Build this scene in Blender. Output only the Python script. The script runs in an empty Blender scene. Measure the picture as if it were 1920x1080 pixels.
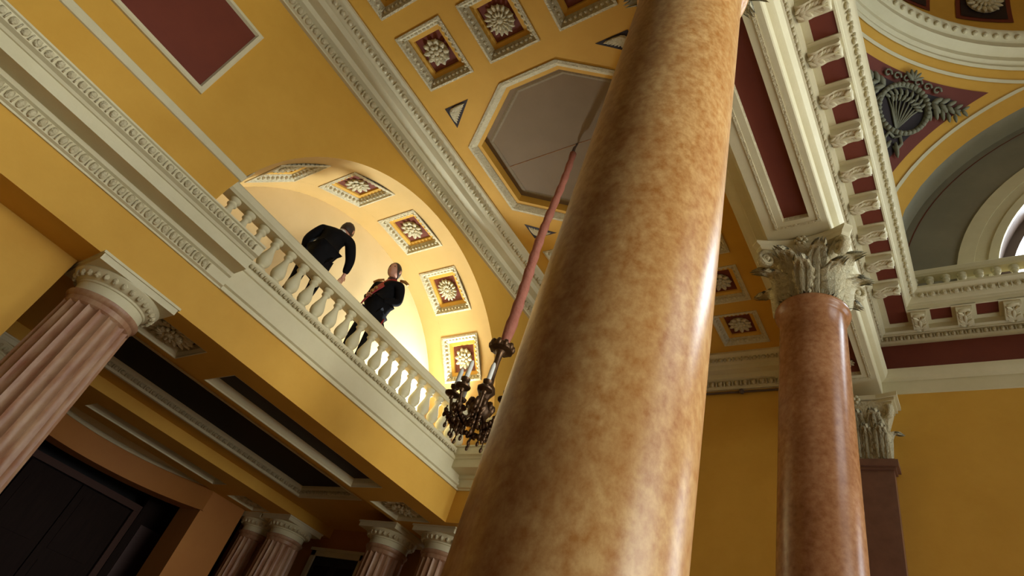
import bpy, bmesh, math, random
from mathutils import Vector, Matrix
random.seed(7)
PI = math.pi
S = bpy.context.scene
COL = S.collection
H = 1.5            # eye height: everything below is measured from the camera, raised by H at the end

# ---------------------------------------------------------------- camera, world, lights, exposure
cam = bpy.data.cameras.new('camera'); cam.sensor_width = 36; cam.lens = 36 * 1139.06 / 1920
cam.clip_start = 0.05; cam.clip_end = 200
co = bpy.data.objects.new('camera', cam); COL.objects.link(co)
_B = Vector((0.51075268, 0.66032576, 0.55054663)); _V = Vector((0.27826149, -0.73287339, 0.62086))
_X = Vector((0.81345082, -0.16390998, -0.55806028))
# camera axes in world space (camera x right, y up, z back)
cx = Vector((_X[0], _B[0], _V[0])); cy = -Vector((_X[1], _B[1], _V[1])); cz = -Vector((_X[2], _B[2], _V[2]))
M = Matrix.Identity(4)
for i in range(3):
    M[i][0] = cx[i]; M[i][1] = cy[i]; M[i][2] = cz[i]
co.matrix_world = M
S.camera = co
W = bpy.data.worlds.new('world'); S.world = W; W.use_nodes = True
W.node_tree.nodes['Background'].inputs[0].default_value = (0.95, 0.90, 0.80, 1)
W.node_tree.nodes['Background'].inputs[1].default_value = 0.05
S.view_settings.view_transform = 'Standard'; S.view_settings.look = 'None'
S.view_settings.exposure = -0.44; S.view_settings.gamma = 1.0; S.view_settings.use_curve_mapping = False

def area(name, loc, target, sx, sy, power, color, spread=180):
    l = bpy.data.lights.new(name, 'AREA'); l.shape = 'RECTANGLE'; l.size = sx; l.size_y = sy
    l.energy = power; l.color = color; l.spread = math.radians(spread)
    o = bpy.data.objects.new(name, l); COL.objects.link(o); o.location = loc
    o.rotation_euler = (Vector(target) - Vector(loc)).to_track_quat('-Z', 'Y').to_euler()
    return o
# daylight of the tall windows in the right hand wall of the domed hall, its lunette, and the window of the end wall
area('window_daylight', (9.0, 3.0, 3.2), (-6, 2.2, 3.8), 6.0, 6.0, 300, (0.95, 0.96, 0.92), 72)
area('end_door_daylight', (4.15, 9.45, 2.6), (-2.0, 1.5, 3.2), 2.9, 5.6, 420, (0.78, 0.90, 1.0))
area('lunette_daylight', (9.0, 4.3, 9.9), (-3.0, 4.0, 6.2), 5.0, 2.4, 110, (0.84, 0.93, 1.0), 130)
area('end_window_daylight', (4.15, 9.65, 9.7), (2.0, 0, 6.0), 5.0, 2.4, 330, (0.66, 0.84, 1.0))
area('near_fill', (2.6, -4.5, 2.6), (-3.0, 4.5, 3.6), 4.0, 5.0, 6, (1.0, 0.93, 0.80))  # added weak fill from behind the camera, no window there
area('gallery_lamp', (-7.0, 6.70, 4.55), (-7.6, 2.2, 5.5), 0.4, 0.5, 240, (0.80, 0.91, 1.0), 150)

# ---------------------------------------------------------------- materials
def mat(name, c, rough=0.6, c2=None, scale=6.0, bump=0.0, bscale=60.0, metal=0.0, emit=0.0, lo=0.35, hi=0.7, spec=0.4, stretch=None):
    m = bpy.data.materials.new(name); m.use_nodes = True
    nt = m.node_tree; b = nt.nodes['Principled BSDF']
    b.inputs['Base Color'].default_value = (*c, 1); b.inputs['Roughness'].default_value = rough
    b.inputs['Metallic'].default_value = metal; b.inputs['Specular IOR Level'].default_value = spec
    tc = nt.nodes.new('ShaderNodeTexCoord'); src = tc.outputs['Object']
    if stretch:
        mp = nt.nodes.new('ShaderNodeMapping'); mp.inputs['Scale'].default_value = stretch
        nt.links.new(src, mp.inputs['Vector']); src = mp.outputs['Vector']
    if c2:
        n = nt.nodes.new('ShaderNodeTexNoise'); n.inputs['Scale'].default_value = scale; n.inputs['Detail'].default_value = 8
        n.inputs['Roughness'].default_value = 0.65
        r = nt.nodes.new('ShaderNodeValToRGB')
        r.color_ramp.elements[0].position = lo; r.color_ramp.elements[0].color = (*c, 1)
        r.color_ramp.elements[1].position = hi; r.color_ramp.elements[1].color = (*c2, 1)
        nt.links.new(src, n.inputs['Vector']); nt.links.new(n.outputs['Fac'], r.inputs['Fac'])
        nt.links.new(r.outputs['Color'], b.inputs['Base Color'])
    if bump:
        n2 = nt.nodes.new('ShaderNodeTexNoise'); n2.inputs['Scale'].default_value = bscale; n2.inputs['Detail'].default_value = 5
        bp = nt.nodes.new('ShaderNodeBump'); bp.inputs['Strength'].default_value = bump; bp.inputs['Distance'].default_value = 0.02
        nt.links.new(src, n2.inputs['Vector']); nt.links.new(n2.outputs['Fac'], bp.inputs['Height'])
        nt.links.new(bp.outputs['Normal'], b.inputs['Normal'])
    if emit:
        b.inputs['Emission Color'].default_value = (*c, 1); b.inputs['Emission Strength'].default_value = emit
    return m
YEL = mat('ochre_plaster', (0.58, 0.310, 0.034), 0.7, (0.64, 0.355, 0.046), 1.3, 0.06, 25)
WHT = mat('cream_stucco', (0.61, 0.545, 0.325), 0.62, (0.66, 0.595, 0.37), 3.0, 0.10, 40)
CAR = mat('carved_stucco', (0.52, 0.44, 0.245), 0.62, (0.66, 0.59, 0.365), 22.0, 1.0, 45)
MAR = mat('oxblood_paint', (0.135, 0.024, 0.009), 0.6, (0.16, 0.030, 0.011), 2.0, 0.05, 30)
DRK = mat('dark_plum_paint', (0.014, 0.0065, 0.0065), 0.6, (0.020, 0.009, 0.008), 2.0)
GRY = mat('olive_grey_plaster', (0.22, 0.20, 0.13), 0.75, (0.26, 0.235, 0.155), 1.5, 0.05, 25)
GBR = mat('brown_grey_plaster', (0.18, 0.118, 0.050), 0.7, (0.205, 0.135, 0.062), 1.2, 0.05, 25)
RED = mat('brick_red_plaster', (0.40, 0.155, 0.030), 0.7, (0.44, 0.18, 0.036), 1.6, 0.05, 25)
MRB = mat('honey_marble', (0.47, 0.205, 0.048), 0.30, (0.72, 0.455, 0.18), 20.0, lo=0.33, hi=0.68, spec=0.42, stretch=(1, 1, 0.8))
MRB2 = mat('rose_marble', (0.30, 0.125, 0.045), 0.26, (0.44, 0.225, 0.105), 16.0, lo=0.33, hi=0.70, spec=0.35)
def add_clouds(m, scale, dark):
    nt = m.node_tree; b = nt.nodes['Principled BSDF']; src = b.inputs['Base Color'].links[0].from_socket
    n = nt.nodes.new('ShaderNodeTexNoise'); n.inputs['Scale'].default_value = scale; n.inputs['Detail'].default_value = 3
    tc = [x for x in nt.nodes if x.type == 'TEX_COORD'][0]; nt.links.new(tc.outputs['Object'], n.inputs['Vector'])
    r = nt.nodes.new('ShaderNodeValToRGB'); r.color_ramp.elements[0].position = 0.35; r.color_ramp.elements[1].position = 0.65
    r.color_ramp.elements[0].color = (*dark, 1); r.color_ramp.elements[1].color = (1, 1, 1, 1)
    x = nt.nodes.new('ShaderNodeMix'); x.data_type = 'RGBA'; x.blend_type = 'MULTIPLY'; x.inputs[0].default_value = 1.0
    nt.links.new(n.outputs['Fac'], r.inputs['Fac']); nt.links.new(src, x.inputs[6]); nt.links.new(r.outputs['Color'], x.inputs[7])
    nt.links.new(x.outputs[2], b.inputs['Base Color'])
add_clouds(MRB, 2.6, (0.84, 0.76, 0.68)); add_clouds(MRB2, 2.0, (0.75, 0.68, 0.6))
PIL = mat('brown_marble', (0.16, 0.075, 0.045), 0.3, (0.21, 0.10, 0.06), 5.0)
PNK = mat('pink_marble', (0.27, 0.108, 0.050), 0.4, (0.43, 0.265, 0.145), 9.0, lo=0.32, hi=0.66, stretch=(1, 1, 0.35))
STN = mat('warm_bounce_stone', (0.42, 0.23, 0.085), 0.45, (0.48, 0.28, 0.11), 2.0)  # floor stone, orange put into its colour for warm bounce onto the soffits
WOOD = mat('dark_wood', (0.014, 0.008, 0.006), 0.8, (0.020, 0.011, 0.008), 4.0, spec=0.1, stretch=(6, 6, 0.6))
BLK = mat('black_paint_and_void_shade', (0.012, 0.009, 0.008), 0.7)
GLS = mat('bright_sky_pane', (0.86, 0.93, 1.0), 0.3, emit=2.0)
BF2 = mat('warm_buff_plaster', (0.58, 0.375, 0.115), 0.7, (0.64, 0.42, 0.14), 1.3, 0.06, 25)
BUF = mat('pale_buff_plaster', (0.66, 0.49, 0.225), 0.7, (0.72, 0.54, 0.26), 1.3, 0.06, 25)
FRM = mat('window_joinery', (0.10, 0.065, 0.045), 0.5)
BRZ = mat('dark_bronze', (0.075, 0.042, 0.022), 0.38, (0.16, 0.085, 0.035), 20.0, metal=0.7)
CND = mat('ivory_wax', (0.72, 0.72, 0.62), 0.45)
SLV = mat('dusty_pink_cloth', (0.34, 0.115, 0.07), 0.85, (0.40, 0.15, 0.095), 9.0, 0.5, 30)
OLV = mat('sage_relief', (0.15, 0.145, 0.085), 0.7, (0.19, 0.18, 0.11), 12.0)
SKN = mat('skin', (0.50, 0.235, 0.135), 0.55, (0.56, 0.28, 0.17), 12.0)
HAI = mat('dark_hair', (0.030, 0.018, 0.011), 0.6, (0.06, 0.036, 0.022), 40.0)
SUI = mat('black_cloth', (0.005, 0.0047, 0.005), 0.85, (0.008, 0.0075, 0.008), 20.0, spec=0.1)
TRO = mat('charcoal_cloth', (0.008, 0.008, 0.010), 0.85, spec=0.1)
SHR = mat('white_linen', (0.75, 0.73, 0.68), 0.7)
SSH = mat('crimson_silk', (0.30, 0.016, 0.018), 0.5, (0.36, 0.025, 0.022), 8.0)
GLD = mat('gold_braid', (0.42, 0.22, 0.06), 0.45, metal=0.4)
EYE = mat('eye_dark', (0.02, 0.014, 0.01), 0.3)

# ---------------------------------------------------------------- mesh building
class MB:
    def __init__(s): s.v = []; s.f = []
    def add(s, vs, fs):
        n = len(s.v); s.v += [tuple(p) for p in vs]; s.f += [tuple(i + n for i in f) for f in fs]; return s
    def box(s, x0, x1, y0, y1, z0, z1):
        return s.add([(x0,y0,z0),(x1,y0,z0),(x1,y1,z0),(x0,y1,z0),(x0,y0,z1),(x1,y0,z1),(x1,y1,z1),(x0,y1,z1)],
                     [(3,2,1,0),(4,5,6,7),(0,1,5,4),(1,2,6,5),(2,3,7,6),(3,0,4,7)])
    def quad(s, a, b, c, d): return s.add([a, b, c, d], [(0,1,2,3)])
    def lathe(s, prof, n=32, c=(0,0), a0=0.0, a1=2*PI, rmod=None):
        full = abs(a1 - a0 - 2*PI) < 1e-6; m = n if full else n + 1
        vs = []
        for (r, z) in prof:
            for i in range(m):
                a = a0 + (a1 - a0) * i / n
                rr = r * (rmod(a, z) if rmod else 1)
                vs.append((c[0] + rr*math.cos(a), c[1] + rr*math.sin(a), z))
        fs = []
        for j in range(len(prof) - 1):
            for i in range(n):
                k = (i + 1) % m
                fs.append((j*m+i, j*m+k, (j+1)*m+k, (j+1)*m+i))
        return s.add(vs, fs)
    def cap(s, r, z, n=32, c=(0,0), up=True):
        vs = [(c[0]+r*math.cos(2*PI*i/n), c[1]+r*math.sin(2*PI*i/n), z) for i in range(n)]
        return s.add(vs, [tuple(range(n)) if up else tuple(reversed(range(n)))])
    def tube(s, pts, rad, n=8, caps=True):
        pts = [Vector(p) for p in pts]; rad = rad if isinstance(rad, (list, tuple)) else [rad]*len(pts)
        vs = []; fs = []; up = Vector((0,0,1))
        t0 = (pts[1]-pts[0]).normalized(); u = t0.orthogonal().normalized()
        for i, p in enumerate(pts):
            t = (pts[min(i+1, len(pts)-1)] - pts[max(i-1, 0)]).normalized()
            u = (u - t*u.dot(t)); u = u.normalized() if u.length > 1e-6 else t.orthogonal().normalized()
            w = t.cross(u)
            for k in range(n):
                a = 2*PI*k/n; vs.append(p + (u*math.cos(a) + w*math.sin(a))*rad[i])
        for i in range(len(pts)-1):
            for k in range(n):
                fs.append((i*n+k, i*n+(k+1)%n, (i+1)*n+(k+1)%n, (i+1)*n+k))
        if caps:
            fs.append(tuple(reversed(range(n)))); fs.append(tuple((len(pts)-1)*n + k for k in range(n)))
        return s.add(vs, fs)
    def blob(s, c, rx, ry, rz, nu=6, nv=4, rot=None):
        vs = []; fs = []
        def P(x, y, z):
            p = Vector((x*rx, y*ry, z*rz))
            if rot is not None: p = rot @ p
            return p + Vector(c)
        vs.append(P(0,0,-1))
        for j in range(1, nv):
            t = -PI/2 + PI*j/nv
            for i in range(nu):
                a = 2*PI*i/nu; vs.append(P(math.cos(t)*math.cos(a), math.cos(t)*math.sin(a), math.sin(t)))
        vs.append(P(0,0,1)); last = len(vs)-1
        for i in range(nu):
            k = (i+1) % nu
            fs.append((0, 1+k, 1+i)); fs.append((last, last-nu+i, last-nu+k))
            for j in range(nv-2):
                fs.append((1+j*nu+i, 1+j*nu+k, 1+(j+1)*nu+k, 1+(j+1)*nu+i))
        return s.add(vs, fs)
    def extrude(s, prof, p0, p1, out, m0=0.0, m1=0.0, caps=False):
        """prof: (projection, z); run from p0 to p1 in plan, projecting along out; m0/m1 mitre factors"""
        p0 = Vector((*p0, 0)); p1 = Vector((*p1, 0)); o = Vector((*out, 0)); d = (p1-p0).normalized()
        a = [p0 + o*p + d*(m0*p) + Vector((0,0,z)) for p, z in prof]
        b = [p1 + o*p + d*(m1*p) + Vector((0,0,z)) for p, z in prof]
        n = len(prof)
        flip = d.cross(o).z > 0
        fs = [((i, i+1, n+i+1, n+i) if flip else (i, n+i, n+i+1, i+1)) for i in range(n-1)]
        s.add(a + b, fs)
        if caps: s.add(a, [tuple(range(n))]); s.add(b, [tuple(reversed(range(n)))])
        return s
    def xf(s, m):
        s.v = [tuple(m @ Vector(p)) for p in s.v]; return s
    def mesh(s, name, material, smooth=None):
        me = bpy.data.meshes.new(name); me.from_pydata(s.v, [], s.f)
        bm = bmesh.new(); bm.from_mesh(me); bmesh.ops.remove_doubles(bm, verts=bm.verts, dist=1e-5)
        bmesh.ops.recalc_face_normals(bm, faces=bm.faces); bm.to_mesh(me); bm.free()
        me.materials.append(material)
        if smooth:
            me.polygons.foreach_set('use_smooth', [True]*len(me.polygons))
            if smooth is not True:
                try: me.set_sharp_from_angle(angle=math.radians(smooth))
                except Exception: pass
        me.update(); return me
def link(name, me, parent=None, loc=None, rot=None):
    o = bpy.data.objects.new(name, me); COL.objects.link(o)
    if parent: o.parent = parent
    if loc is not None: o.location = loc
    if rot is not None: o.rotation_euler = rot
    return o
def obj(name, mb, material, parent=None, smooth=None, loc=None, rot=None):
    return link(name, mb.mesh(name, material, smooth), parent, loc, rot)
def struct(name, mb, material, smooth=None, label=None):
    o = obj(name, mb, material, None, smooth); o['kind'] = 'structure'
    if label: o['label'] = label
    return o
def stuff(o): o['kind'] = 'stuff'; return o
def empty(name, loc, label=None, cat=None, group=None, kind=None, rz=0.0):
    o = bpy.data.objects.new(name, None); COL.objects.link(o); o.location = loc; o.rotation_euler = (0,0,rz)
    o.empty_display_size = 0.2
    if label: o['label'] = label
    if cat: o['category'] = cat
    if group: o['group'] = group
    if kind: o['kind'] = kind
    elif label: o['kind'] = 'thing'
    return o

def eggs(p0, p1, pitch, r, rz, axis='y'):
    """egg and dart run from p0 to p1"""
    m = MB(); p0 = Vector(p0); p1 = Vector(p1); L = (p1-p0).length; n = max(1, int(L/pitch)); d = (p1-p0)/n
    for i in range(n):
        c = p0 + d*(i+0.5)
        if axis == 'y':
            m.blob(c, r*0.9, pitch*0.34, rz, 6, 4)
            m.box(c.x-r*0.4, c.x+r*0.75, c.y+pitch*0.44, c.y+pitch*0.56, c.z-rz*0.9, c.z+rz*0.6)
        else:
            m.blob(c, pitch*0.34, r*0.9, rz, 6, 4)
            m.box(c.x+pitch*0.44, c.x+pitch*0.56, c.y-r*0.75, c.y+r*0.4, c.z-rz*0.9, c.z+rz*0.6)
    return m

# rosette: facing -z in its own frame, petals round a boss; shared meshes
def rosette_mesh(name, n, r, lobed=True):
    m = MB()
    m.lathe([(0.001,-0.30*r),(0.12*r,-0.29*r),(0.20*r,-0.22*r),(0.24*r,-0.10*r),(0.30*r,-0.06*r)], 12)
    for ring, (rr, L, wdt, dz) in enumerate(((0.60, 0.40, 0.20, -0.10), (0.36, 0.20, 0.15, -0.19))):
        k = n if ring == 0 else max(6, n-2)
        for i in range(k):
            a = 2*PI*(i + 0.5*ring)/k
            rot = Matrix.Rotation(a, 3, 'Z') @ Matrix.Rotation(0.25, 3, 'Y')
            m.blob((rr*r*math.cos(a), rr*r*math.sin(a), dz*r), L*r, min(wdt*r, rr*r*PI/k*1.05), 0.10*r, 8, 5, rot)
    m.lathe([(0.001,0.0),(0.80*r,0.0),(0.86*r,-0.03*r),(0.6*r,-0.06*r),(0.25*r,-0.06*r)], 16)
    return m.mesh(name, CAR, True)
ROS_A = rosette_mesh('rosette_daisy', 10, 0.19)
ROS_B = rosette_mesh('rosette_aster', 16, 0.20)
def ringframe(hx, hy, ix, iy, z0, z1):
    """sloping rectangular moulding between (hx,hy) at z0 and (ix,iy) at z1, facing -z"""
    m = MB()
    o = [(-hx,-hy,z0),(hx,-hy,z0),(hx,hy,z0),(-hx,hy,z0)]; i = [(-ix,-iy,z1),(ix,-iy,z1),(ix,iy,z1),(-ix,iy,z1)]
    return m.add(o+i, [(k, (k+1)%4, 4+(k+1)%4, 4+k) for k in range(4)])
def framed(steps):
    m = MB()
    for (a, b) in zip(steps[:-1], steps[1:]):
        r = ringframe(a[0], a[1], b[0], b[1], a[2], b[2]); m.add(r.v, r.f)
    return m
def coffer_meshes(hx, hy, tag, rel=1.0):
    # white carved frame, ochre step, dark back panel (local: opening in plane z=0, recess towards +z)
    fr = framed([(hx+0.012,hy+0.012,0.0),(hx+0.012,hy+0.012,-0.014),(hx-0.02,hy-0.02,-0.018),(hx-0.032,hy-0.032,0.0),(hx-0.095,hy-0.095,0.068*rel),(hx-0.10,hy-0.10,0.08*rel)])
    for sx in (-1, 1):
        n = 9
        for i in range(n):
            t = -1 + 2*(i+0.5)/n
            fr.blob((sx*(hx-0.060), t*(hy-0.06), 0.030*rel), 0.028, 0.030, 0.026, 6, 4); fr.blob((t*(hx-0.06), sx*(hy-0.060), 0.030*rel), 0.030, 0.028, 0.026, 6, 4)
    ed = framed([(hx-0.10,hy-0.10,0.08*rel),(hx-0.158,hy-0.158,0.088*rel),(hx-0.168,hy-0.168,0.115*rel)])
    bp = MB().box(-hx+0.16, hx-0.16, -hy+0.16, hy-0.16, 0.115*rel, 0.135*rel)
    return fr.mesh('coffer_frame_'+tag, CAR), ed.mesh('coffer_step_'+tag, YEL), bp.mesh('coffer_panel_'+tag, MAR)
def place_coffer(parent, meshes, ros, mtx, depth=0.13, rscale=1.0):
    f = link('coffer_frame', meshes[0], parent); f.matrix_local = mtx
    s_ = link('coffer_step', meshes[1], f); p = link('coffer_panel', meshes[2], f)
    r = link('rosette', ros, f, (0, 0, depth)); r.scale = (rscale,)*3
    r.rotation_euler = (0, 0, random.random()*0.5)
    return f

# ================================================================ SETTING
YA, YB = -1.6, 9.6            # near and far ends of the aisle
XL = -6.23                    # left (gallery) wall plane
ZC = 7.30                     # flat coffered ceiling
struct('floor', MB().box(-14.5, 9.6, -6.0, 11.5, -1.62, -1.5), STN)

# ---- left wall with its arch
AC, AZ, AR = 4.14, 3.80, 2.77         # arch centre y, z, radius
NX = -7.75                            # back of the arched niche
wl = MB()
y_l, y_r = AC-AR, AC+AR
wl.box(XL-0.25, XL, YA, y_l, 3.68, ZC); wl.box(XL-0.25, XL, y_r, YB, 3.68, ZC)
N = 48
arc = [(AC-AR*math.cos(PI*i/N), AZ+AR*math.sin(PI*i/N)) for i in range(N+1)]
for (a, b) in zip(arc[:-1], arc[1:]):
    wl.quad((XL,a[0],a[1]),(XL,b[0],b[1]),(XL,b[0],ZC),(XL,a[0],ZC))
wall_left = struct('wall_left', wl, YEL)
for y0, y1 in ((YA, 0.53), (7.75, 9.3)):
    f = MB(); zz0, zz1 = 4.80, 6.10
    rf = framed([((y1-y0)/2,(zz1-zz0)/2,0.0),((y1-y0)/2,(zz1-zz0)/2,0.03),((y1-y0)/2-0.02,(zz1-zz0)/2-0.02,0.045),((y1-y0)/2-0.055,(zz1-zz0)/2-0.055,0.045),((y1-y0)/2-0.075,(zz1-zz0)/2-0.075,0.005)])
    f.add([(XL+z, (y0+y1)/2+x, (zz0+zz1)/2+y) for x, y, z in rf.v], rf.f)
    pf = obj('panel_frame', f, WHT, wall_left)
    obj('panel', MB().box(XL, XL+0.008, y0+0.07, y1-0.07, zz0+0.07, zz1-0.07), MAR, pf)

# niche: coffered barrel and back wall
ca = empty('ceiling_arch', (0,0,0), kind='structure')
band = MB(); KA = 7; pitch = PI/KA; hw = 0.40/AR          # coffer half angle
xs0, xs1 = -7.34, -6.54
def arcstrip(m, a0, a1, x0, x1, n):
    for i in range(n):
        p, q = a0+(a1-a0)*i/n, a0+(a1-a0)*(i+1)/n
        P = lambda a, x: (x, AC-AR*math.cos(a), AZ+AR*math.sin(a))
        m.quad(P(p,x0), P(q,x0), P(q,x1), P(p,x1))
arcstrip(band, 0, PI, NX, xs0, 56); arcstrip(band, 0, PI, xs1, XL, 56)
cm_arch = coffer_meshes(0.40, 0.40, 'arch', 0.9)
for k in range(KA):
    c0 = pitch*(k+0.5)
    arcstrip(band, pitch*k, c0-hw, xs0, xs1, 3); arcstrip(band, c0+hw, pitch*(k+1), xs0, xs1, 3)
    r_ = AR*math.cos(hw)
    ctr = Vector(((xs0+xs1)/2, AC-r_*math.cos(c0), AZ+r_*math.sin(c0)))
    nrm = Vector((0, -math.cos(c0), math.sin(c0)))      # outwards = +z of the coffer
    tx = Vector((1,0,0)); ty = nrm.cross(tx)
    mt = Matrix(((tx.x,ty.x,nrm.x,ctr.x),(tx.y,ty.y,nrm.y,ctr.y),(tx.z,ty.z,nrm.z,ctr.z),(0,0,0,1)))
    place_coffer(ca, cm_arch, ROS_B if k % 3 == 1 else ROS_A, mt, 0.105, 1.06)
obj('arch_soffit', band, BF2, ca, 30)
jm = MB(); jm.box(NX, XL-0.02, y_l-0.06, y_l, 3.60, AZ); jm.box(NX, XL-0.02, y_r, y_r+0.06, 3.60, AZ)
obj('jamb', jm, BUF, ca)
nb = MB()
for (a, b) in zip(arc[:-1], arc[1:]): nb.quad((NX,a[0],a[1]),(NX,b[0],b[1]),(NX,b[0],3.6),(NX,a[0],3.6))
struct('wall_niche', nb, BUF)
struct('floor_gallery', MB().box(NX-0.1, -6.5, y_l-0.05, y_r+0.05, 3.56, 3.76), STN)

# ---- flat ceiling of the aisle with coffers and octagon
CX, CY = -3.95, 4.08
xc = [CX-1.10, CX, CX+1.10]; yc = [CY-2.12-1.145*k for k in range(4)] + [CY+2.12+1.145*k for k in range(3)]
hx, hy = 0.388, 0.418
cl = MB()
ysort = sorted(yc); X0, X1 = XL, -1.65
edges = []
def strip(y0, y1): cl.box(X0, X1, y0, y1, ZC, ZC+0.05)
prev = YA
for yy in ysort:
    if yy-hy <= YA: continue
    if prev < CY < yy: 
        pass
    else: strip(prev, yy-hy)
    if prev < CY < yy:
        o0, o1 = prev, yy-hy
        # ring round the octagon: outer rectangle to octagon opening
        a_, b_, c_, d_ = 1.51, 1.38, 0.455, 0.66
        oc = [(-c_,-b_),(c_,-b_),(a_,-d_),(a_,d_),(c_,b_),(-c_,b_),(-a_,d_),(-a_,-d_)]
        oc = [(CX+p, CY+q) for p, q in oc]
        rc = [(X0,o0),(X1,o0),(X1,o1),(X0,o1)]
        z = ZC
        cl.add([(*p,z) for p in rc+oc], [(0,1,5,4),(1,6,5),(1,2,7,6),(2,8,7),(2,3,9,8),(3,10,9),(3,0,11,10),(0,4,11)])
    xa = X0
    for xx in xc:
        cl.box(xa, xx-hx, yy-hy, yy+hy, ZC, ZC+0.05); xa = xx+hx
    cl.box(xa, X1, yy-hy, yy+hy, ZC, ZC+0.05); prev = yy+hy
strip(prev, YB)
ceiling = struct('ceiling', cl, YEL)
cmC = coffer_meshes(hx, hy, 'ceiling', 1.0)
for j, yy in enumerate(yc):
    for i, xx in enumerate(xc):
        place_coffer(ceiling, cmC, ROS_B if i == 1 else ROS_A, Matrix.Translation((xx, yy, ZC)), 0.115, 1.10)
def octring(steps):
    m = MB(); n = 8; rings = []
    for (off, z) in steps:
        pts = []
        base = [Vector(p) for p in oc]
        for k in range(8):
            p0, p1, p2 = base[k-1], base[k], base[(k+1) % 8]
            d1 = (p1-p0).normalized(); d2 = (p2-p1).normalized()
            n1 = Vector((-d1.y, d1.x)); n2 = Vector((-d2.y, d2.x)); b_ = (n1+n2).normalized()
            pts.append(p1 + b_*(off/b_.dot(n1)))
        rings.append([(p.x, p.y, z) for p in pts])
    vs = [p for r in rings for p in r]; fs = []
    for j in range(len(rings)-1):
        for k in range(8): fs.append((j*8+k, j*8+(k+1)%8, (j+1)*8+(k+1)%8, (j+1)*8+k))
    return m.add(vs, fs), rings[-1]
r1, _ = octring([(-0.012,ZC),(-0.012,ZC-0.016),(0.03,ZC-0.02),(0.055,ZC),(0.10,ZC+0.04),(0.105,ZC+0.055)])
of = obj('octagon_frame', r1, CAR, ceiling)
r2, last = octring([(0.105,ZC+0.055),(0.16,ZC+0.06),(0.165,ZC+0.20)])
obj('octagon_step', r2, YEL, of)
obj('octagon_panel', MB().add(last, [tuple(range(8))]), GBR, of)
r3, _ = octring([(0.235,ZC+0.197),(0.265,ZC+0.190),(0.295,ZC+0.197)]); 
GBR2 = mat('faded_gilt_band', (0.24, 0.18, 0.085), 0.7, (0.18, 0.13, 0.065), 30.0)
obj('octagon_band', r3, GBR2, of)
for k in (7, 3):
    p = Vector((CX, CY)); q = (Vector(oc[k])+Vector(oc[k-1]))*0.5
    obj('panel_seam', MB().tube([(q.x*0.9+p.x*0.1, q.y*0.9+p.y*0.1, ZC+0.199), (p.x, p.y, ZC+0.199)], 0.006, 5), MRB2, of)
# corner triangles with a stucco palmette
for sx in (-1, 1):
    for sy in (-1, 1):
        A = (CX+sx*1.48, CY+sy*1.365); Bp = (CX+sx*1.035, CY+sy*1.365); Cp = (CX+sx*1.49, CY+sy*1.02)
        t = MB(); z = ZC-0.004
        t.add([(*A,z),(*Bp,z),(*Cp,z),(*A,z+0.03),(*Bp,z+0.03),(*Cp,z+0.03)], [(0,1,2),(3,5,4),(0,3,4,1),(1,4,5,2),(2,5,3,0)])
        tr = obj('spandrel_triangle', t, DRK, ceiling)
        pm = MB()
        for i in range(9):
            u = 0.10 + 0.80*i/8.0
            tip = Vector((Bp[0]*(1-u)+Cp[0]*u, Bp[1]*(1-u)+Cp[1]*u)); a_ = Vector(A)
            c0_ = Vector(((A[0]*0.72+Bp[0]*0.14+Cp[0]*0.14), (A[1]*0.72+Bp[1]*0.14+Cp[1]*0.14))); tip = tip*0.86 + c0_*0.14; a_ = c0_; e = tip
            mid = (a_+e)*0.5; ang = math.atan2((tip-a_).y, (tip-a_).x); L = (e-a_).length
            pm.blob((mid.x, mid.y, z-0.006), L*0.5, 0.026, 0.02, 8, 4, Matrix.Rotation(ang, 3, 'Z'))
        stuff(obj('palmette', pm, CAR, tr))

# ---- upper cornice round the aisle
UC = [(0.0,6.775),(0.05,6.775),(0.05,6.80),(0.085,6.815),(0.085,6.93),(0.13,6.945),(0.15,6.955),(0.17,7.03),(0.29,7.05),(0.30,7.065),(0.32,7.13),(0.36,7.145),(0.43,7.22),(0.47,7.235),(0.50,7.26),(0.50,7.30)]
t1 = struct('trim_1', MB().extrude(UC, (XL,YA), (XL,YB), (1,0), 0, -1), WHT, 30)
stuff(obj('egg_and_dart', eggs((XL+0.095,YA,6.868),(XL+0.095,YB-0.1,6.868),0.15,0.046,0.062), CAR, t1, True))
stuff(obj('leaf_moulding', eggs((XL+0.405,YA,7.185),(XL+0.405,YB-0.45,7.185),0.15,0.035,0.045), CAR, t1, True))
t2 = struct('trim_2', MB().extrude(UC, (XL,YB), (-1.65,YB), (0,-1), 1, -1), WHT, 30)
stuff(obj('egg_and_dart', eggs((XL+0.1,YB-0.095,6.868),(-1.75,YB-0.095,6.868),0.15,0.046,0.062,'x'), CAR, t2, True))
stuff(obj('leaf_moulding', eggs((XL+0.45,YB-0.405,7.185),(-2.1,YB-0.405,7.185),0.15,0.035,0.045,'x'), CAR, t2, True))
t3 = struct('trim_3', MB().extrude(UC, (-1.65,YA), (-1.65,YB), (-1,0), 0, -1), WHT, 30)

# ---- end wall
wf = MB(); wf.box(XL, -1.2, YB, YB+0.3, -1.5, ZC); wf.box(-1.2, 2.6, YB, YB+0.3, -1.5, 8.05); wf.box(5.7, 9.6, YB, YB+0.3, -1.5, 8.05)
wf.box(2.6, 5.7, YB, YB+0.3, -1.5, -0.3); wf.box(2.6, 5.7, YB, YB+0.3, 5.5, 8.05)
struct('wall_far', wf, YEL)

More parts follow.
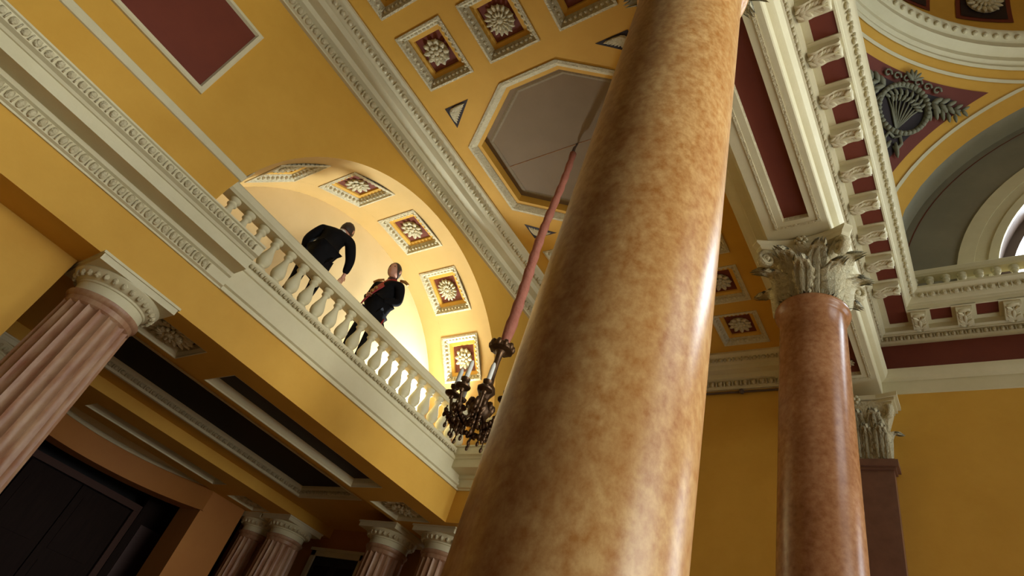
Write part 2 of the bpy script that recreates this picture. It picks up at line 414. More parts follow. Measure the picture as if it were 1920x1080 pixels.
# ---- lower entablature of the gallery: the deep beam, its soffit, cornice
bm_y1 = 6.56
def plate(x0, x1, y0, y1, z0, z1, holes):
    """slab with rectangular holes in a row along y: holes = (xa, xb, ya, yb)"""
    m = MB(); prev = y0
    for (xa, xb, ya, yb) in sorted(holes, key=lambda h: h[2]):
        m.box(x0, x1, prev, ya, z0, z1); m.box(x0, xa, ya, yb, z0, z1); m.box(xb, x1, ya, yb, z0, z1); prev = yb
    m.box(x0, x1, prev, y1, z0, z1); return m
BZ = 2.70
fh = [(-7.29,-6.58,1.78,2.44), (-7.29,-6.62,2.86,5.56), (-7.29,-6.58,5.98,6.64)]
pb = plate(-7.38, XL, YA, 7.7, BZ, BZ+0.16, fh)
pb.box(XL-0.2, XL, YA, 7.7, BZ+0.16, 3.18); pb.box(-7.38, -7.2, YA, 7.7, BZ+0.16, 3.18); pb.box(-7.2, XL-0.2, YA, 7.7, 3.05, 3.18)
t4 = struct('trim_4', pb, YEL)
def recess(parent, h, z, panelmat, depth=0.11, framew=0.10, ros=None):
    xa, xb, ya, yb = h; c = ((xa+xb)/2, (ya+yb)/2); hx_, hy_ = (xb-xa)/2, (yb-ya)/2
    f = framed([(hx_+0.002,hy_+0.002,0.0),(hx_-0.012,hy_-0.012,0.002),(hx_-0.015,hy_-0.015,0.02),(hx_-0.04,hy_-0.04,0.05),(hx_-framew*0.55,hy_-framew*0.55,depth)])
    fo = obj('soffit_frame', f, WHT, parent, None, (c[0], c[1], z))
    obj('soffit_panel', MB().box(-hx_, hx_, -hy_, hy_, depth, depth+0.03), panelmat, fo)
    if ros:
        r = link('rosette', ros, fo, (0, 0, depth-0.005)); r.scale = (1.55, 1.45, 1.5)
    return fo
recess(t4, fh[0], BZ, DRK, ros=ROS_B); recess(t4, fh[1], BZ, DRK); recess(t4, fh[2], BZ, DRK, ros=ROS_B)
# projecting end of the entablature past the balcony
PY = 6.57
blk = MB(); blk.box(XL-0.2, -5.78, PY, YB, BZ-0.002, 3.72); blk.box(XL-0.3, -5.85, PY-0.1, YB, 3.72, 4.22)
t5 = struct('trim_5', blk, YEL)
CO = [(0.0,3.18),(0.02,3.18),(0.02,3.20),(0.05,3.215),(0.05,3.33),(0.08,3.345),(0.08,3.39),(0.30,3.405),(0.30,3.53),(0.315,3.535),(0.33,3.56),(0.37,3.58),(0.38,3.68),(0.40,3.69),(0.40,3.71),(0.0,3.73)]
c5 = MB().extrude(CO, (-5.78,PY), (-5.78,YB), (1,0), -1, 0); c5.extrude(CO, (XL-0.2,PY), (-5.78,PY), (0,-1), 0, 1)
obj('cornice_return', c5, WHT, t5, 30)
led = MB(); led.box(XL-0.3, -5.80, PY-0.15, YB, 4.22, 4.27); led.box(XL-0.3, -5.77, PY-0.18, YB, 4.27, 4.32)
obj('ledge', led, WHT, t5)
# flanking cornice (near side of the balcony)
CE = 2.0
c6 = MB().extrude(CO, (XL,YA), (XL,CE), (1,0), 0, 0, True)
t6 = struct('trim_6', c6, WHT, 30)
stuff(obj('egg_and_dart', eggs((XL+0.055,YA,3.275),(XL+0.055,CE-0.25,3.275),0.10,0.032,0.055), CAR, t6, True))
stuff(obj('leaf_moulding', eggs((XL+0.375,YA,3.63),(XL+0.375,CE-0.1,3.63),0.105,0.034,0.045), CAR, t6, True))
# string course on the wall, level with the handrail
struct('trim_7', MB().extrude([(0,4.355),(0.02,4.36),(0.03,4.38),(0.03,4.45),(0.015,4.465),(0,4.47)], (XL,YA), (XL,y_l+0.08), (1,0)), WHT)
# balcony face: flat band with fillets
BF = [(0.0,3.18),(0.03,3.18),(0.03,3.205),(0.015,3.21),(0.015,3.235),(0.045,3.25),(0.045,3.275),(0.02,3.285),(0.02,3.52),(0.04,3.53),(0.05,3.55),(0.05,3.575),(0.035,3.58),(0.035,3.60),(0.06,3.625),(0.075,3.65),(0.075,3.672),(-0.32,3.675)]
t8 = struct('trim_8', MB().extrude(BF, (XL,CE), (XL,PY), (1,0), 0, 0, True), WHT, 30)
stuff(obj('bead_moulding', eggs((XL+0.062,CE,3.615),(XL+0.062,PY-0.1,3.615),0.075,0.022,0.026), CAR, t8, True))

# ---- under the gallery: inner coffered ceiling, second beam, curved back wall
CZ = 2.88
ch = [(-9.52,-7.95,2.02,6.33)]
pc = plate(-10.0, -7.38, YA, 7.7, CZ, CZ+0.2, ch); pc.box(-10.0, -7.38, YA, 7.7, CZ+0.2, CZ+0.25)
c9 = struct('ceiling_vestibule', pc, YEL)
h = ch[0]; ctr = ((h[0]+h[1])/2, (h[2]+h[3])/2); a_, b_ = (h[1]-h[0])/2, (h[3]-h[2])/2
fo = obj('coffer_frame', framed([(a_+0.03,b_+0.03,0),(a_+0.03,b_+0.03,-0.015),(a_-0.02,b_-0.02,-0.012),(a_-0.03,b_-0.03,0.02),(a_-0.10,b_-0.10,0.10),(a_-0.11,b_-0.11,0.14)]), WHT, c9, None, (*ctr, CZ))
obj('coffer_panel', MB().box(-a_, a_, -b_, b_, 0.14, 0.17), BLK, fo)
eg = eggs((-a_+0.065,-b_,0.05),(-a_+0.065,b_,0.05),0.105,0.03,0.035); e2 = eggs((-a_,b_-0.065,0.05),(a_,b_-0.065,0.05),0.105,0.03,0.035,'x'); eg.add(e2.v, e2.f)
stuff(obj('egg_and_dart', eg, CAR, fo, True))
sh = [(-11.36,-10.62,1.78,2.44), (-11.06,-10.60,3.03,5.60), (-11.20,-10.62,6.02,6.66)]
p2 = plate(-11.45, -10.0, YA, 7.7, BZ, BZ+0.16, sh); p2.box(-11.45, -10.0, YA, 7.7, BZ+0.16, BZ+0.40)
t9 = struct('trim_9', p2, YEL)
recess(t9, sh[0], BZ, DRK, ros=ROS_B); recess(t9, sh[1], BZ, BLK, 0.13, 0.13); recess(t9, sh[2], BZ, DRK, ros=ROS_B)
struct('ceiling_apse', MB().box(-14.0, -11.45, YA, 7.9, 2.80, 2.90), WHT)
# curved wall of the apse
ac, ar = (-10.05, 4.0), 2.32
def apse(r0, r1, z0, z1, a0, a1, n=28):
    m = MB(); m.lathe([(r0,z0),(r0,z1),(r1,z1),(r1,z0),(r0,z0)], n, ac, a0, a1); return m
am = MB(); 
a_end = math.radians(54)
am = apse(ar, ar+0.45, 2.33, 2.80, PI-a_end, PI+a_end)
wb = struct('wall_apse', am, RED, 40)
obj('moulding', apse(ar-0.03, ar+0.01, 2.73, 2.80, PI-a_end, PI+a_end), WHT, wb, 40)
pr = MB(); jx, jy = -11.46, 5.86
pr.box(-11.9, jx, jy, 6.67, -1.5, 2.80); pr.box(-12.2, -11.9, jy, 7.9, -1.5, 2.80)
pr.box(-11.9, jx, YA, 2.12, -1.5, 2.80)
obj('pier', pr, RED, wb)
# dark doorway deep in the apse
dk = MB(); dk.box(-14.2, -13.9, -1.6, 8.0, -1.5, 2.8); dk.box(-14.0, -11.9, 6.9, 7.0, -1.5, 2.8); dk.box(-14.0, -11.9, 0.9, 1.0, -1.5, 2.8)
struct('wall_passage', dk, BLK)  # near-black colour stands in for the unlit depth of the passage
d1 = empty('door_1', (-13.2, 4.55, -1.5), kind='structure')
f = MB(); f.box(-0.02,0.06,-2.0,1.05,3.60,3.72); f.box(-0.02,0.04,1.0,1.12,0,3.72)
obj('door_frame', f, mat('dim_umber_joinery', (0.055,0.022,0.013), 0.8), d1)
for k, (y0, y1) in enumerate(((-2.0,-1.05),(-1.03,-0.06),(-0.04,0.98))):
    lf = obj('door_leaf', MB().box(-0.05,0.0,y0,y1,0.02,3.58), WOOD, d1)
    for z0, z1 in ((0.2,1.1),(1.3,2.3),(2.5,3.4)):
        obj('door_panel', MB().box(0.0,0.015,y0+0.14,y1-0.14,z0,z1), WOOD, lf)
s_ = MB(); s_.box(-0.1,0.0,1.15,2.4,0,4.1); 
obj('side_panel', s_, WOOD, d1); s2 = MB(); s2.box(0.0,0.02,1.30,1.98,0.3,3.45); obj('side_panel_field', s2, mat('umber_panel', (0.06,0.03,0.024), 0.6), d1)
# end wall under the gallery with a framed opening
struct('wall_vestibule', MB().box(-11.9, -5.78, 7.7, 7.9, -1.5, 3.2), mat('amber_plaster', (0.46, 0.19, 0.045), 0.7, (0.50,0.22,0.055), 1.5))
d2 = empty('door_2', (-9.52, 7.70, -1.5), kind='structure')
f = MB()
for (x0, x1, z0, z1, dp) in ((-0.74,-0.62,0,3.95,0.05),(0.60,0.74,0,3.95,0.05),(-0.74,0.74,3.86,3.97,0.05),(-0.78,0.78,3.95,4.0,0.075)): f.box(x0, x1, -dp, 0, z0, z1)
obj('door_frame', f, WHT, d2)
for x0, x1 in ((-0.62,-0.01),(0.0,0.60)):
    lf = obj('door_leaf', MB().box(x0,x1,-0.015,0,0,3.86), BLK, d2)
    for z0, z1 in ((0.2,1.2),(1.4,2.5),(2.7,3.7)): obj('door_panel', MB().box(x0+0.1,x1-0.1,-0.025,-0.015,z0,z1), WOOD, lf)
# pier wall behind the near pair of columns
struct('wall_near_pier', MB().box(-7.3, -6.73, YA, 0.925, -1.5, BZ), YEL)

# ---- domed hall: entablature on the column row and on the end wall
SZ = 6.48; RX0, RX1 = -1.65, -0.896
rh = [(-1.405,-1.055,-1.2,1.25),(-1.395,-1.087,2.66,5.56),(-1.395,-1.087,7.0,9.0)]
ra = plate(RX0, RX1, YA, YB, SZ, SZ+0.10, rh); ra.box(RX0, RX0+0.2, YA, YB, SZ+0.1, 8.05); ra.box(RX1-0.15, RX1, YA, YB, SZ+0.1, 8.05); ra.box(RX0, RX1, YA, YB, SZ+0.10, SZ+0.2)
# architrave in cream, frieze oxblood
t10 = struct('trim_10', ra, WHT)
AP = [(0.0,6.48),(0.014,6.49),(0.014,6.72),(0.06,6.735),(0.085,6.75),(0.11,6.80),(0.125,6.83),(0.125,6.90),(0.02,6.925)]
FP = [(0.016,6.92),(0.016,7.47)]
KP = [(0.0,7.44),(0.05,7.45),(0.05,7.475),(0.085,7.49),(0.085,7.565),(0.13,7.58),(0.13,7.60),(0.17,7.62),(0.17,7.715),(0.258,7.715),(0.258,7.73)]
CP = [(0.525,7.73),(0.525,7.715),(0.55,7.715),(0.55,7.80),(0.565,7.81),(0.575,7.84),(0.60,7.86),(0.66,7.95),(0.70,7.98),(0.72,8.00),(0.745,8.01),(0.745,8.05),(0.0,8.07)]
def entab(t, p0, p1, out, m0, m1, axis):
    obj('architrave_moulding', MB().extrude(AP, p0, p1, out, m0, m1), WHT, t, 30)
    obj('frieze', MB().extrude(FP, p0, p1, out, m0, m1), MAR, t)
    obj('bed_moulding', MB().extrude(KP, p0, p1, out, m0, m1), WHT, t, 30)
    obj('soffit_panels', MB().extrude([(0.24,7.727),(0.54,7.727)], p0, p1, out, m0, m1), MAR, t)
    obj('corona', MB().extrude(CP, p0, p1, out, m0, m1), WHT, t, 30)
entab(t10, (RX1,YA), (RX1,YB), (1,0), 0, -1, 'y')
stuff(obj('egg_and_dart', eggs((RX1+0.095,YA,7.53),(RX1+0.095,YB-0.12,7.53),0.103,0.032,0.045), CAR, t10, True))
stuff(obj('crown_leaves', eggs((RX1+0.655,YA,7.925),(RX1+0.655,YB-0.7,7.925),0.154,0.04,0.05), CAR, t10, True))
for hh in rh:
    xa, xb, ya, yb = hh; c_ = ((xa+xb)/2,(ya+yb)/2); a_, b_ = (xb-xa)/2,(yb-ya)/2
    fo = obj('soffit_frame', framed([(a_+0.12,b_+0.10,0.0),(a_+0.12,b_+0.10,-0.012),(a_+0.085,b_+0.07,-0.012),(a_+0.08,b_+0.065,0.012),(a_+0.05,b_+0.04,0.018),(a_+0.01,b_+0.01,0.0),(a_,b_,0.03),(a_-0.012,b_-0.012,0.07)]), CAR, t10, None, (*c_, SZ))
    obj('soffit_panel', MB().box(-a_,a_,-b_,b_,0.065,0.09), MAR, fo)
    if ya > 6:
        for yy in (-0.72, 0.0, 0.72):
            r = link('rosette', ROS_A, fo, (0.0, yy, 0.06)); r.scale = (0.6,)*3
t11 = struct('trim_11', MB().box(RX1, 9.4, YB-0.004, YB+0.02, SZ, 8.05), WHT)
entab(t11, (RX1,YB), (9.3,YB), (0,-1), 1, 0, 'x')
stuff(obj('egg_and_dart', eggs((RX1+0.12,YB-0.095,7.53),(9.2,YB-0.095,7.53),0.103,0.032,0.045,'x'), CAR, t11, True))
stuff(obj('crown_leaves', eggs((RX1+0.7,YB-0.655,7.925),(9.2,YB-0.655,7.925),0.154,0.04,0.05,'x'), CAR, t11, True))
# modillions: scroll bracket seen from below, local: projects along +x, width along y
mo = MB(); w2 = 0.105
pf = [(0.0,-0.15),(0.04,-0.175),(0.09,-0.185),(0.14,-0.165),(0.18,-0.135),(0.24,-0.130),(0.30,-0.145),(0.345,-0.125),(0.36,-0.08),(0.35,-0.02),(0.37,-0.012),(0.37,0.0)]
n_ = len(pf); sd = []
for y in (-w2, w2): sd += [(p, y, z) for p, z in pf] + [(0.0, y, 0.0)]
mo.add(sd, [tuple(range(n_+1)), tuple(reversed(range(n_+1, 2*n_+2)))] + [(i, i+1, n_+1+i+1, n_+1+i) for i in range(n_)])
for i in range(7):      # acanthus ribs carved on the soffit of the bracket
    u = 0.03 + 0.28*i/6
    for s in (-1, 1):
        mo.blob((u, s*0.045, -0.165 + (0.03 if 0.15 < u < 0.28 else 0.0)), 0.06, 0.026, 0.028, 6, 4, Matrix.Rotation(s*0.7, 3, 'Z'))
mo.blob((0.17, 0, -0.155), 0.17, 0.025, 0.035, 8, 4)
mo.blob((0.325, 0, -0.10), 0.045, w2*1.02, 0.05, 8, 6)
mo.v = [(x, y, z*0.85) for x, y, z in mo.v]
mo.box(-0.005, 0.385, -0.16, 0.16, -0.014, 0.012)
MOD = mo.mesh('modillion', WHT, 35)
k = 0; y = 3.921 + 0.16
ys = [y + 0.6165*i for i in range(-9, 9)]
for yy in ys:
    if YA < yy < YB-0.75: link('modillion', MOD, t10, (RX1+0.165, yy, 7.722))
for i in range(16):
    link('modillion', MOD, t11, (-0.207 + 0.6*i, YB-0.165, 7.722), (0,0,-PI/2))

# ---- pendentives, dome ring and dome
DC = Vector((4.15, 4.30, 8.52)); DR = 6.87; HA = 5.01
def sph_patch(R, lo, hi, phis, n):
    """patch of the sphere between horizontal radii lo(phi)..hi(phi)"""
    m = MB(); vs = []; k = len(phis)
    for ph in phis:
        a, b = lo(ph), hi(ph)
        for j in range(n+1):
            r = a + (b-a)*j/n; r = min(r, R*0.9999)
            vs.append((DC.x + r*math.cos(ph), DC.y + r*math.sin(ph), DC.z + math.sqrt(max(R*R-r*r, 0))))
    fs = [(i*(n+1)+j, i*(n+1)+j+1, (i+1)*(n+1)+j+1, (i+1)*(n+1)+j) for i in range(k-1) for j in range(n)]
    return m.add(vs, fs)
mx = lambda ph: max(abs(math.cos(ph)), abs(math.sin(ph)))
def rho(z): return math.sqrt(DR*DR - (z-DC.z)**2)
rtop = rho(13.32)
for q in range(4):
    base = q*PI/2
    lim = math.acos(HA/rtop) if HA < rtop else 0
    ph = [base + PI/2*i/40 for i in range(41)]
    pd = struct('ceiling_pendentive', sph_patch(DR, lambda p: min(rtop, HA/mx(p)), lambda p: min(HA/mx(p), DR*0.9999), ph, 24), YEL, True)
    # white lines: one parallel to the ring, one along each arch
    obj('ring_line', sph_patch(DR-0.025, lambda p: rho(13.165), lambda p: rho(13.115), ph, 2), WHT, pd, True)
    mk = lambda a, b: (lambda p: min(max(a/mx(p), rho(13.08)), DR-0.03), lambda p: min(max(b/mx(p), rho(13.08)), DR-0.03))
    for half in (0, 1):
        hp = [base + PI/4*half + PI/4*i/30 for i in range(31)]
        l_, h_ = mk(4.735, 4.782); obj('arch_line', sph_patch(DR-0.025, l_, h_, hp, 2), WHT, pd, True)
    a1_, zt = 4.585, 12.955
    lo_ = rho(zt); 
    l2 = lambda p: lo_; h2 = lambda p: min(a1_/mx(p), DR-0.03)
    p0 = math.acos(min(1, a1_/lo_)); pp = [base + p0 + (PI/2-2*p0)*i/40 for i in range(41)]
    fr_ = obj('panel_frame', sph_patch(DR-0.02, l2, h2, pp, 20), MAR, pd, True)
    lo3 = rho(12.77); l3 = lambda p: lo3; h3 = lambda p: min(4.40/mx(p), DR-0.05)
    p0 = math.acos(min(1, 4.40/lo3)); pp = [base + p0 + (PI/2-2*p0)*i/40 for i in range(41)]
    obj('panel', sph_patch(DR-0.04, l3, h3, pp, 20), DRK, fr_, True)
    # stucco wreath and sprays on the panel
    cph = base + PI/4
    def onS(u, v, R=DR-0.06):
        """u sideways (m), v upwards (m) from the panel's middle"""
        el = 0.590 + v/R; az = cph - u/(R*math.cos(el))
        return Vector((DC.x + R*math.cos(el)*math.cos(az), DC.y + R*math.cos(el)*math.sin(az), DC.z + R*math.sin(el)))
    wr = MB()
    wr.tube([onS(0.50*math.sin(2*PI*i/28), 0.50*math.cos(2*PI*i/28)) for i in range(29)], 0.055, 6, False)
    for i in range(36):
        a = 2*PI*i/36; p = onS(0.50*math.sin(a), 0.50*math.cos(a), DR-0.09); wr.blob(p, 0.06, 0.06, 0.05, 6, 4)
    wo = stuff(obj('wreath', wr, OLV, pd, True))
    sp = MB()
    def leaf(u, v, du, dv, L, wd):
        p = onS(u, v, DR-0.08); q_ = onS(u+du*L, v+dv*L, DR-0.08); mid = (p+q_)*0.5
        sp.tube([p, (p*0.6+q_*0.4), (p*0.2+q_*0.8), q_], [wd*0.4, wd, wd*0.7, 0.01], 6)
    for i in range(9):
        a = -1.05 + 2.1*i/8; sp.tube([onS(0,-0.45), onS(0.20*math.sin(a)*1.2, -0.05), onS(0.46*math.sin(a), 0.44*math.cos(a)*0.9)], [0.015,0.02,0.012], 5)
        leaf(0.26*math.sin(a), 0.16*math.cos(a), math.sin(a+0.5), math.cos(a+0.5), 0.16, 0.035)
        leaf(0.36*math.sin(a), 0.28*math.cos(a), math.sin(a-0.4), math.cos(a-0.4), 0.15, 0.035)
    for s in (-1, 1):
        for i in range(5):
            u = 0.50 + 0.145*i; v = 0.30 + 0.004*i + 0.03*math.sin(i*1.3)
            if i > 0: sp.tube([onS(s*(u-0.145), v-0.02), onS(s*u, v)], 0.022, 5)
            sc = 1.1 - 0.10*i
            leaf(s*u, v, s*0.75, 0.65, 0.21*sc, 0.055*sc); leaf(s*u, v, s*0.80, -0.60, 0.25*sc, 0.055*sc)
            if i < 5: leaf(s*u*0.9, v-0.1, s*0.45, -0.85, 0.28*sc, 0.05*sc)
        for i in range(3):
            c_ = (s*(0.12+0.20*i), 0.62-0.02*i)
            sp.tube([onS(c_[0]+0.09*math.cos(t*0.75)*(1-t/12), c_[1]+0.09*math.sin(t*0.75)*(1-t/12)) for t in range(9)], 0.022, 5)
        sp.tube([onS(0,-0.62), onS(s*0.12,-0.55), onS(s*0.18,-0.70), onS(s*0.10,-0.90), onS(s*0.03,-0.80)], [0.03,0.035,0.035,0.03,0.015], 6)
        leaf(s*0.05,-0.72, s*0.35,-0.9, 0.34, 0.05)
    for i in range(5): leaf(0, 0.62, math.sin((i-2)*0.5), math.cos((i-2)*0.5), 0.22, 0.04)
    stuff(obj('foliage', sp, OLV, pd, True))
# ring cornice
rg = MB().lathe([(rtop+0.02,13.26),(rtop-0.03,13.30),(rtop-0.03,13.36),(rtop-0.10,13.40),(rtop-0.12,13.50),(rtop-0.30,13.56),(rtop-0.31,13.70),(rtop-0.36,13.73),(rtop-0.44,13.84),(rtop-0.46,13.88),(rtop-0.46,13.92),(rtop-0.15,13.96)], 96, (DC.x,DC.y))
t12 = struct('trim_12', rg, WHT, 30)
eg = MB()
for i in range(150):
    a = 2*PI*i/150; r_ = rtop-0.40; eg.blob((DC.x+r_*math.cos(a), DC.y+r_*math.sin(a), 13.78), 0.06, 0.06, 0.06, 6, 4)
stuff(obj('leaf_moulding', eg, CAR, t12, True))
dr = 4.72
dome = MB().lathe([(dr*math.cos(t), 13.95 + dr*math.sin(t)) for t in [PI/2*i/24*0.98 for i in range(25)]], 96, (DC.x,DC.y))
dm = struct('ceiling_dome', dome, YEL, True)
GLD2 = OLV
for row, (e0, e1) in enumerate(((0.155,0.40),(0.48,0.68),(0.75,0.92))):
    for i in range(18):
        ac0 = math.radians(119.7 + 20*i); hwid = math.radians(6.6)
        def dpatch(off, ins):
            vs = []; n = 4
            for a in range(n+1):
                for b in range(n+1):
                    az = ac0 - hwid + ins + (2*hwid-2*ins)*a/n; el = e0+ins + (e1-e0-2*ins)*b/n; R = dr-off
                    vs.append((DC.x+R*math.cos(el)*math.cos(az), DC.y+R*math.cos(el)*math.sin(az), 13.95+R*math.sin(el)))
            return MB().add(vs, [(a*(n+1)+b, (a+1)*(n+1)+b, (a+1)*(n+1)+b+1, a*(n+1)+b+1) for a in range(n) for b in range(n)])
        cf = obj('coffer_frame', dpatch(0.02, 0.0), MAR, dm)
        obj('coffer_panel', dpatch(0.035, 0.02), DRK, cf)
        az = ac0; el = (e0+e1)/2; R = dr-0.05
        nrm = Vector((math.cos(el)*math.cos(az), math.cos(el)*math.sin(az), math.sin(el)))
        r = link('rosette', ROS_B, cf, (DC.x+R*nrm.x, DC.y+R*nrm.y, 13.95+R*nrm.z)); r.rotation_euler = nrm.to_track_quat('Z','Y').to_euler()
        r.scale = (1.9-0.4*row,)*3
# big arches and lunettes: end wall with window, the other sides plain
LR = 4.705; LY = 9.78
def ringwall(m, y, r0, r1, n=48, cxx=DC.x, czz=DC.z):
    for i in range(n):
        a, b = PI*i/n, PI*(i+1)/n
        P = lambda t, r: (cxx - r*math.cos(t), y, czz + r*math.sin(t))
        m.quad(P(a,r0), P(b,r0), P(b,r1), P(a,r1))
ar_ = MB(); n = 64
for i in range(n):
    a, b = PI*i/n, PI*(i+1)/n
    P = lambda t, y: (DC.x - LR*math.cos(t), y, DC.z + LR*math.sin(t))
    ar_.quad(P(a,DC.y+HA), P(b,DC.y+HA), P(b,LY), P(a,LY))
ar_.box(DC.x-LR-0.6, DC.x-LR, DC.y+HA, LY, 8.05, DC.z); ar_.box(DC.x+LR, DC.x+LR+0.4, DC.y+HA, LY, 8.05, DC.z)
struct('ceiling_lunette_arch', ar_, GRY, 40)
WR = 3.16
lw = MB(); ringwall(lw, LY, WR, LR+0.02)
lw.box(DC.x-LR, DC.x-WR, LY, LY+0.02, 8.05, DC.z); lw.box(DC.x+WR, DC.x+LR, LY, LY+0.02, 8.05, DC.z)
wlun = struct('wall_lunette', lw, GRY)
rl = MB(); ringwall(rl, LY-0.006, 4.55, 4.57); obj('painted_line', rl, MAR, wlun)
w1 = empty('window_1', (DC.x, LY, DC.z), kind='structure')
fm = MB()
for (r0, r1, y0) in ((3.50,3.74,-0.05),(3.30,3.50,-0.03),(3.16,3.30,-0.07)):
    ringwall(fm, y0, r0, r1, 48, 0, 0)
    for rr in (r0, r1):
        for i in range(48):
            a, b = PI*i/48, PI*(i+1)/48; P = lambda t, y: (-rr*math.cos(t), y, rr*math.sin(t))
            fm.quad(P(a,y0), P(b,y0), P(b,0.0), P(a,0.0))
obj('window_surround', fm, WHT, w1)
rv = MB()
for i in range(48):
    a, b = PI*i/48, PI*(i+1)/48; P = lambda t, y: (-WR*math.cos(t), y, WR*math.sin(t)); rv.quad(P(a,0), P(b,0), P(b,0.35), P(a,0.35))
ringwall(rv, 0.30, 3.00, WR, 48, 0, 0)
obj('window_reveal', rv, FRM, w1)
pn = MB(); ringwall(pn, 0.33, 0.0, WR, 48, 0, 0); obj('pane', pn, mat('bright_lunette_pane', (0.86, 0.93, 1.0), 0.3, emit=9.0), w1)
mu = MB()
for a in (PI*0.25, PI*0.5, PI*0.75): mu.tube([(0,0.30,0), (-WR*math.cos(a),0.30,WR*math.sin(a))], 0.035, 6)
mu.tube([(-1.5*math.cos(PI*i/16),0.30,1.5*math.sin(PI*i/16)) for i in range(17)], 0.03, 6)
mu.box(-WR, WR, 0.28, 0.33, -0.5, 0.05)
obj('mullion', mu, FRM, w1)
# row side lunette (above the columns) and the right wall with tall windows
rw = MB()
for i in range(64):
    a, b = PI*i/64, PI*(i+1)/64; P = lambda t: (-1.30, DC.y-LR*math.cos(t), DC.z+LR*math.sin(t))
    rw.quad((-1.30,P(a)[1],8.05), (-1.30,P(b)[1],8.05), P(b), P(a))
struct('wall_row_lunette', rw, GRY)
wr_ = MB(); XR = 9.2
cuts = [YA, 0.55, 2.05, 3.55, 5.05, 6.55, 8.05, YB]
for i in range(0, 8, 2): wr_.box(XR, XR+0.3, cuts[i], cuts[i+1], -1.5, 8.05)
for i in (1, 3, 5): wr_.box(XR, XR+0.3, cuts[i], cuts[i+1], -1.5, -0.4); wr_.box(XR, XR+0.3, cuts[i], cuts[i+1], 6.2, 8.05)
struct('wall_right', wr_, YEL)
for k, i in enumerate((1, 3, 5)):
    w = empty('window_%d' % (k+2), (XR+0.2, (cuts[i]+cuts[i+1])/2, -0.4), kind='structure')
    f = MB()
    for yy in (-0.72, 0.0, 0.72): f.box(-0.03, 0.03, yy-0.03, yy+0.03, 0, 6.6)
    for zz in (0.03, 2.2, 4.4, 6.57): f.box(-0.03, 0.03, -0.75, 0.75, zz-0.03, zz+0.03)
    obj('window_frame', f, FRM, w); obj('pane', MB().box(0.0, 0.01, -0.75, 0.75, 0, 6.6), GLS, w)

# lunette window of the right wall
uw = MB(); LX = 9.22
for i in range(48):
    a, b = PI*i/48, PI*(i+1)/48; P = lambda t, r: (LX, DC.y-r*math.cos(t), DC.z+r*math.sin(t))
    uw.quad(P(a,WR), P(b,WR), P(b,LR+0.3), P(a,LR+0.3))
uw.box(LX, LX+0.02, DC.y-LR-0.3, DC.y-WR, 8.05, DC.z); uw.box(LX, LX+0.02, DC.y+WR, DC.y+LR+0.3, 8.05, DC.z); uw.box(LX, LX+0.02, DC.y-WR, DC.y+WR, 8.05, DC.z)
struct('wall_right_lunette', uw, GRY)
w = empty('window_6', (LX+0.2, DC.y, DC.z), kind='structure')
pn = MB(); pn.add([(0,0,0)] + [(0,-WR*math.cos(PI*i/48),WR*math.sin(PI*i/48)) for i in range(49)], [(0,i+1,i+2) for i in range(48)]); obj('pane', pn, GLS, w)
mu = MB()
for a in (PI*0.25, PI*0.5, PI*0.75): mu.tube([(-0.03,0,0), (-0.03,-WR*math.cos(a),WR*math.sin(a))], 0.035, 6)
obj('mullion', mu, FRM, w)
w = empty('window_5', (4.15, YB+0.2, -0.3), kind='structure')
f = MB()
for xx in (-1.5, -0.5, 0.5, 1.5): f.box(xx-0.03, xx+0.03, -0.03, 0.03, 0, 5.8)
for zz in (0.03, 2.0, 4.0, 5.77): f.box(-1.53, 1.53, -0.028, 0.028, zz-0.03, zz+0.03)
obj('window_frame', f, FRM, w); obj('pane', MB().box(-1.53, 1.53, 0.0, 0.01, 0, 5.8), GLS, w)

# ================================================================ COLUMNS
def acanthus(Hh, Wd, curl, name):
    """leaf rising along z, face towards +x, tip curling outwards"""
    m = MB(); n = 12; vs = []; cols = 7
    for j in range(n+1):
        t = j/n
        if t < 0.72: x = 0.025*Hh*math.sin(t*2.2); z = Hh*t*1.12
        else:
            u = (t-0.72)/0.28; th = u*2.5
            x = 0.025*Hh + curl*(1-math.cos(th)); z = Hh*0.72*1.12 + curl*math.sin(th)*0.9
        x += 0.10*Hh*t
        lob = 1 + 0.16*math.sin(t*PI*9)
        w = Wd*(0.62 + 0.55*math.sin(min(t*1.25,1)*PI*0.62))*lob*(1 if t < 0.75 else 1-0.65*((t-0.75)/0.25)**1.5)*0.5
        for c in range(cols):
            s = -1 + 2*c/(cols-1)
            xx = x - 0.26*Wd*s*s*(1-0.3*t) + 0.15*Wd*math.cos(s*PI*3) + 0.012*math.sin(t*PI*9)*abs(s)
            vs.append((xx, s*w, z))
    fs = [(j*cols+c, j*cols+c+1, (j+1)*cols+c+1, (j+1)*cols+c) for j in range(n) for c in range(cols-1)]
    m.add(vs, fs)
    b = [(v[0]-0.02, v[1]*0.96, v[2]) for v in vs]
    m.add(b, [tuple(reversed(f)) for f in fs])
    return m.mesh(name, CAR, True)
LEAF1 = acanthus(0.40, 0.235, 0.125, 'leaf_lower'); LEAF2 = acanthus(0.66, 0.25, 0.145, 'leaf_upper')
def volute_mesh():
    m = MB(); pts = []; rad = []
    for i in range(8):       # stalk rising outwards
        t = i/7; pts.append((0.30+0.10*t+0.20*t**3, 0, 0.40+0.37*t-0.02*t**3)); rad.append(0.022+0.016*t)
    c = Vector((0.635, 0, 0.650)); 
    for i in range(22):
        a = PI*0.80 - i*0.50; r = 0.125*(1-i/26)
        pts.append((c.x + r*math.cos(a), 0, c.z + r*math.sin(a))); rad.append(0.038*(1-i/50))
    m.tube(pts, rad, 8)
    m.v = [(x, y*1.9, z) for x, y, z in m.v]
    m.blob(c, 0.04, 0.085, 0.04, 8, 6)
    return m.mesh('volute', CAR, True)
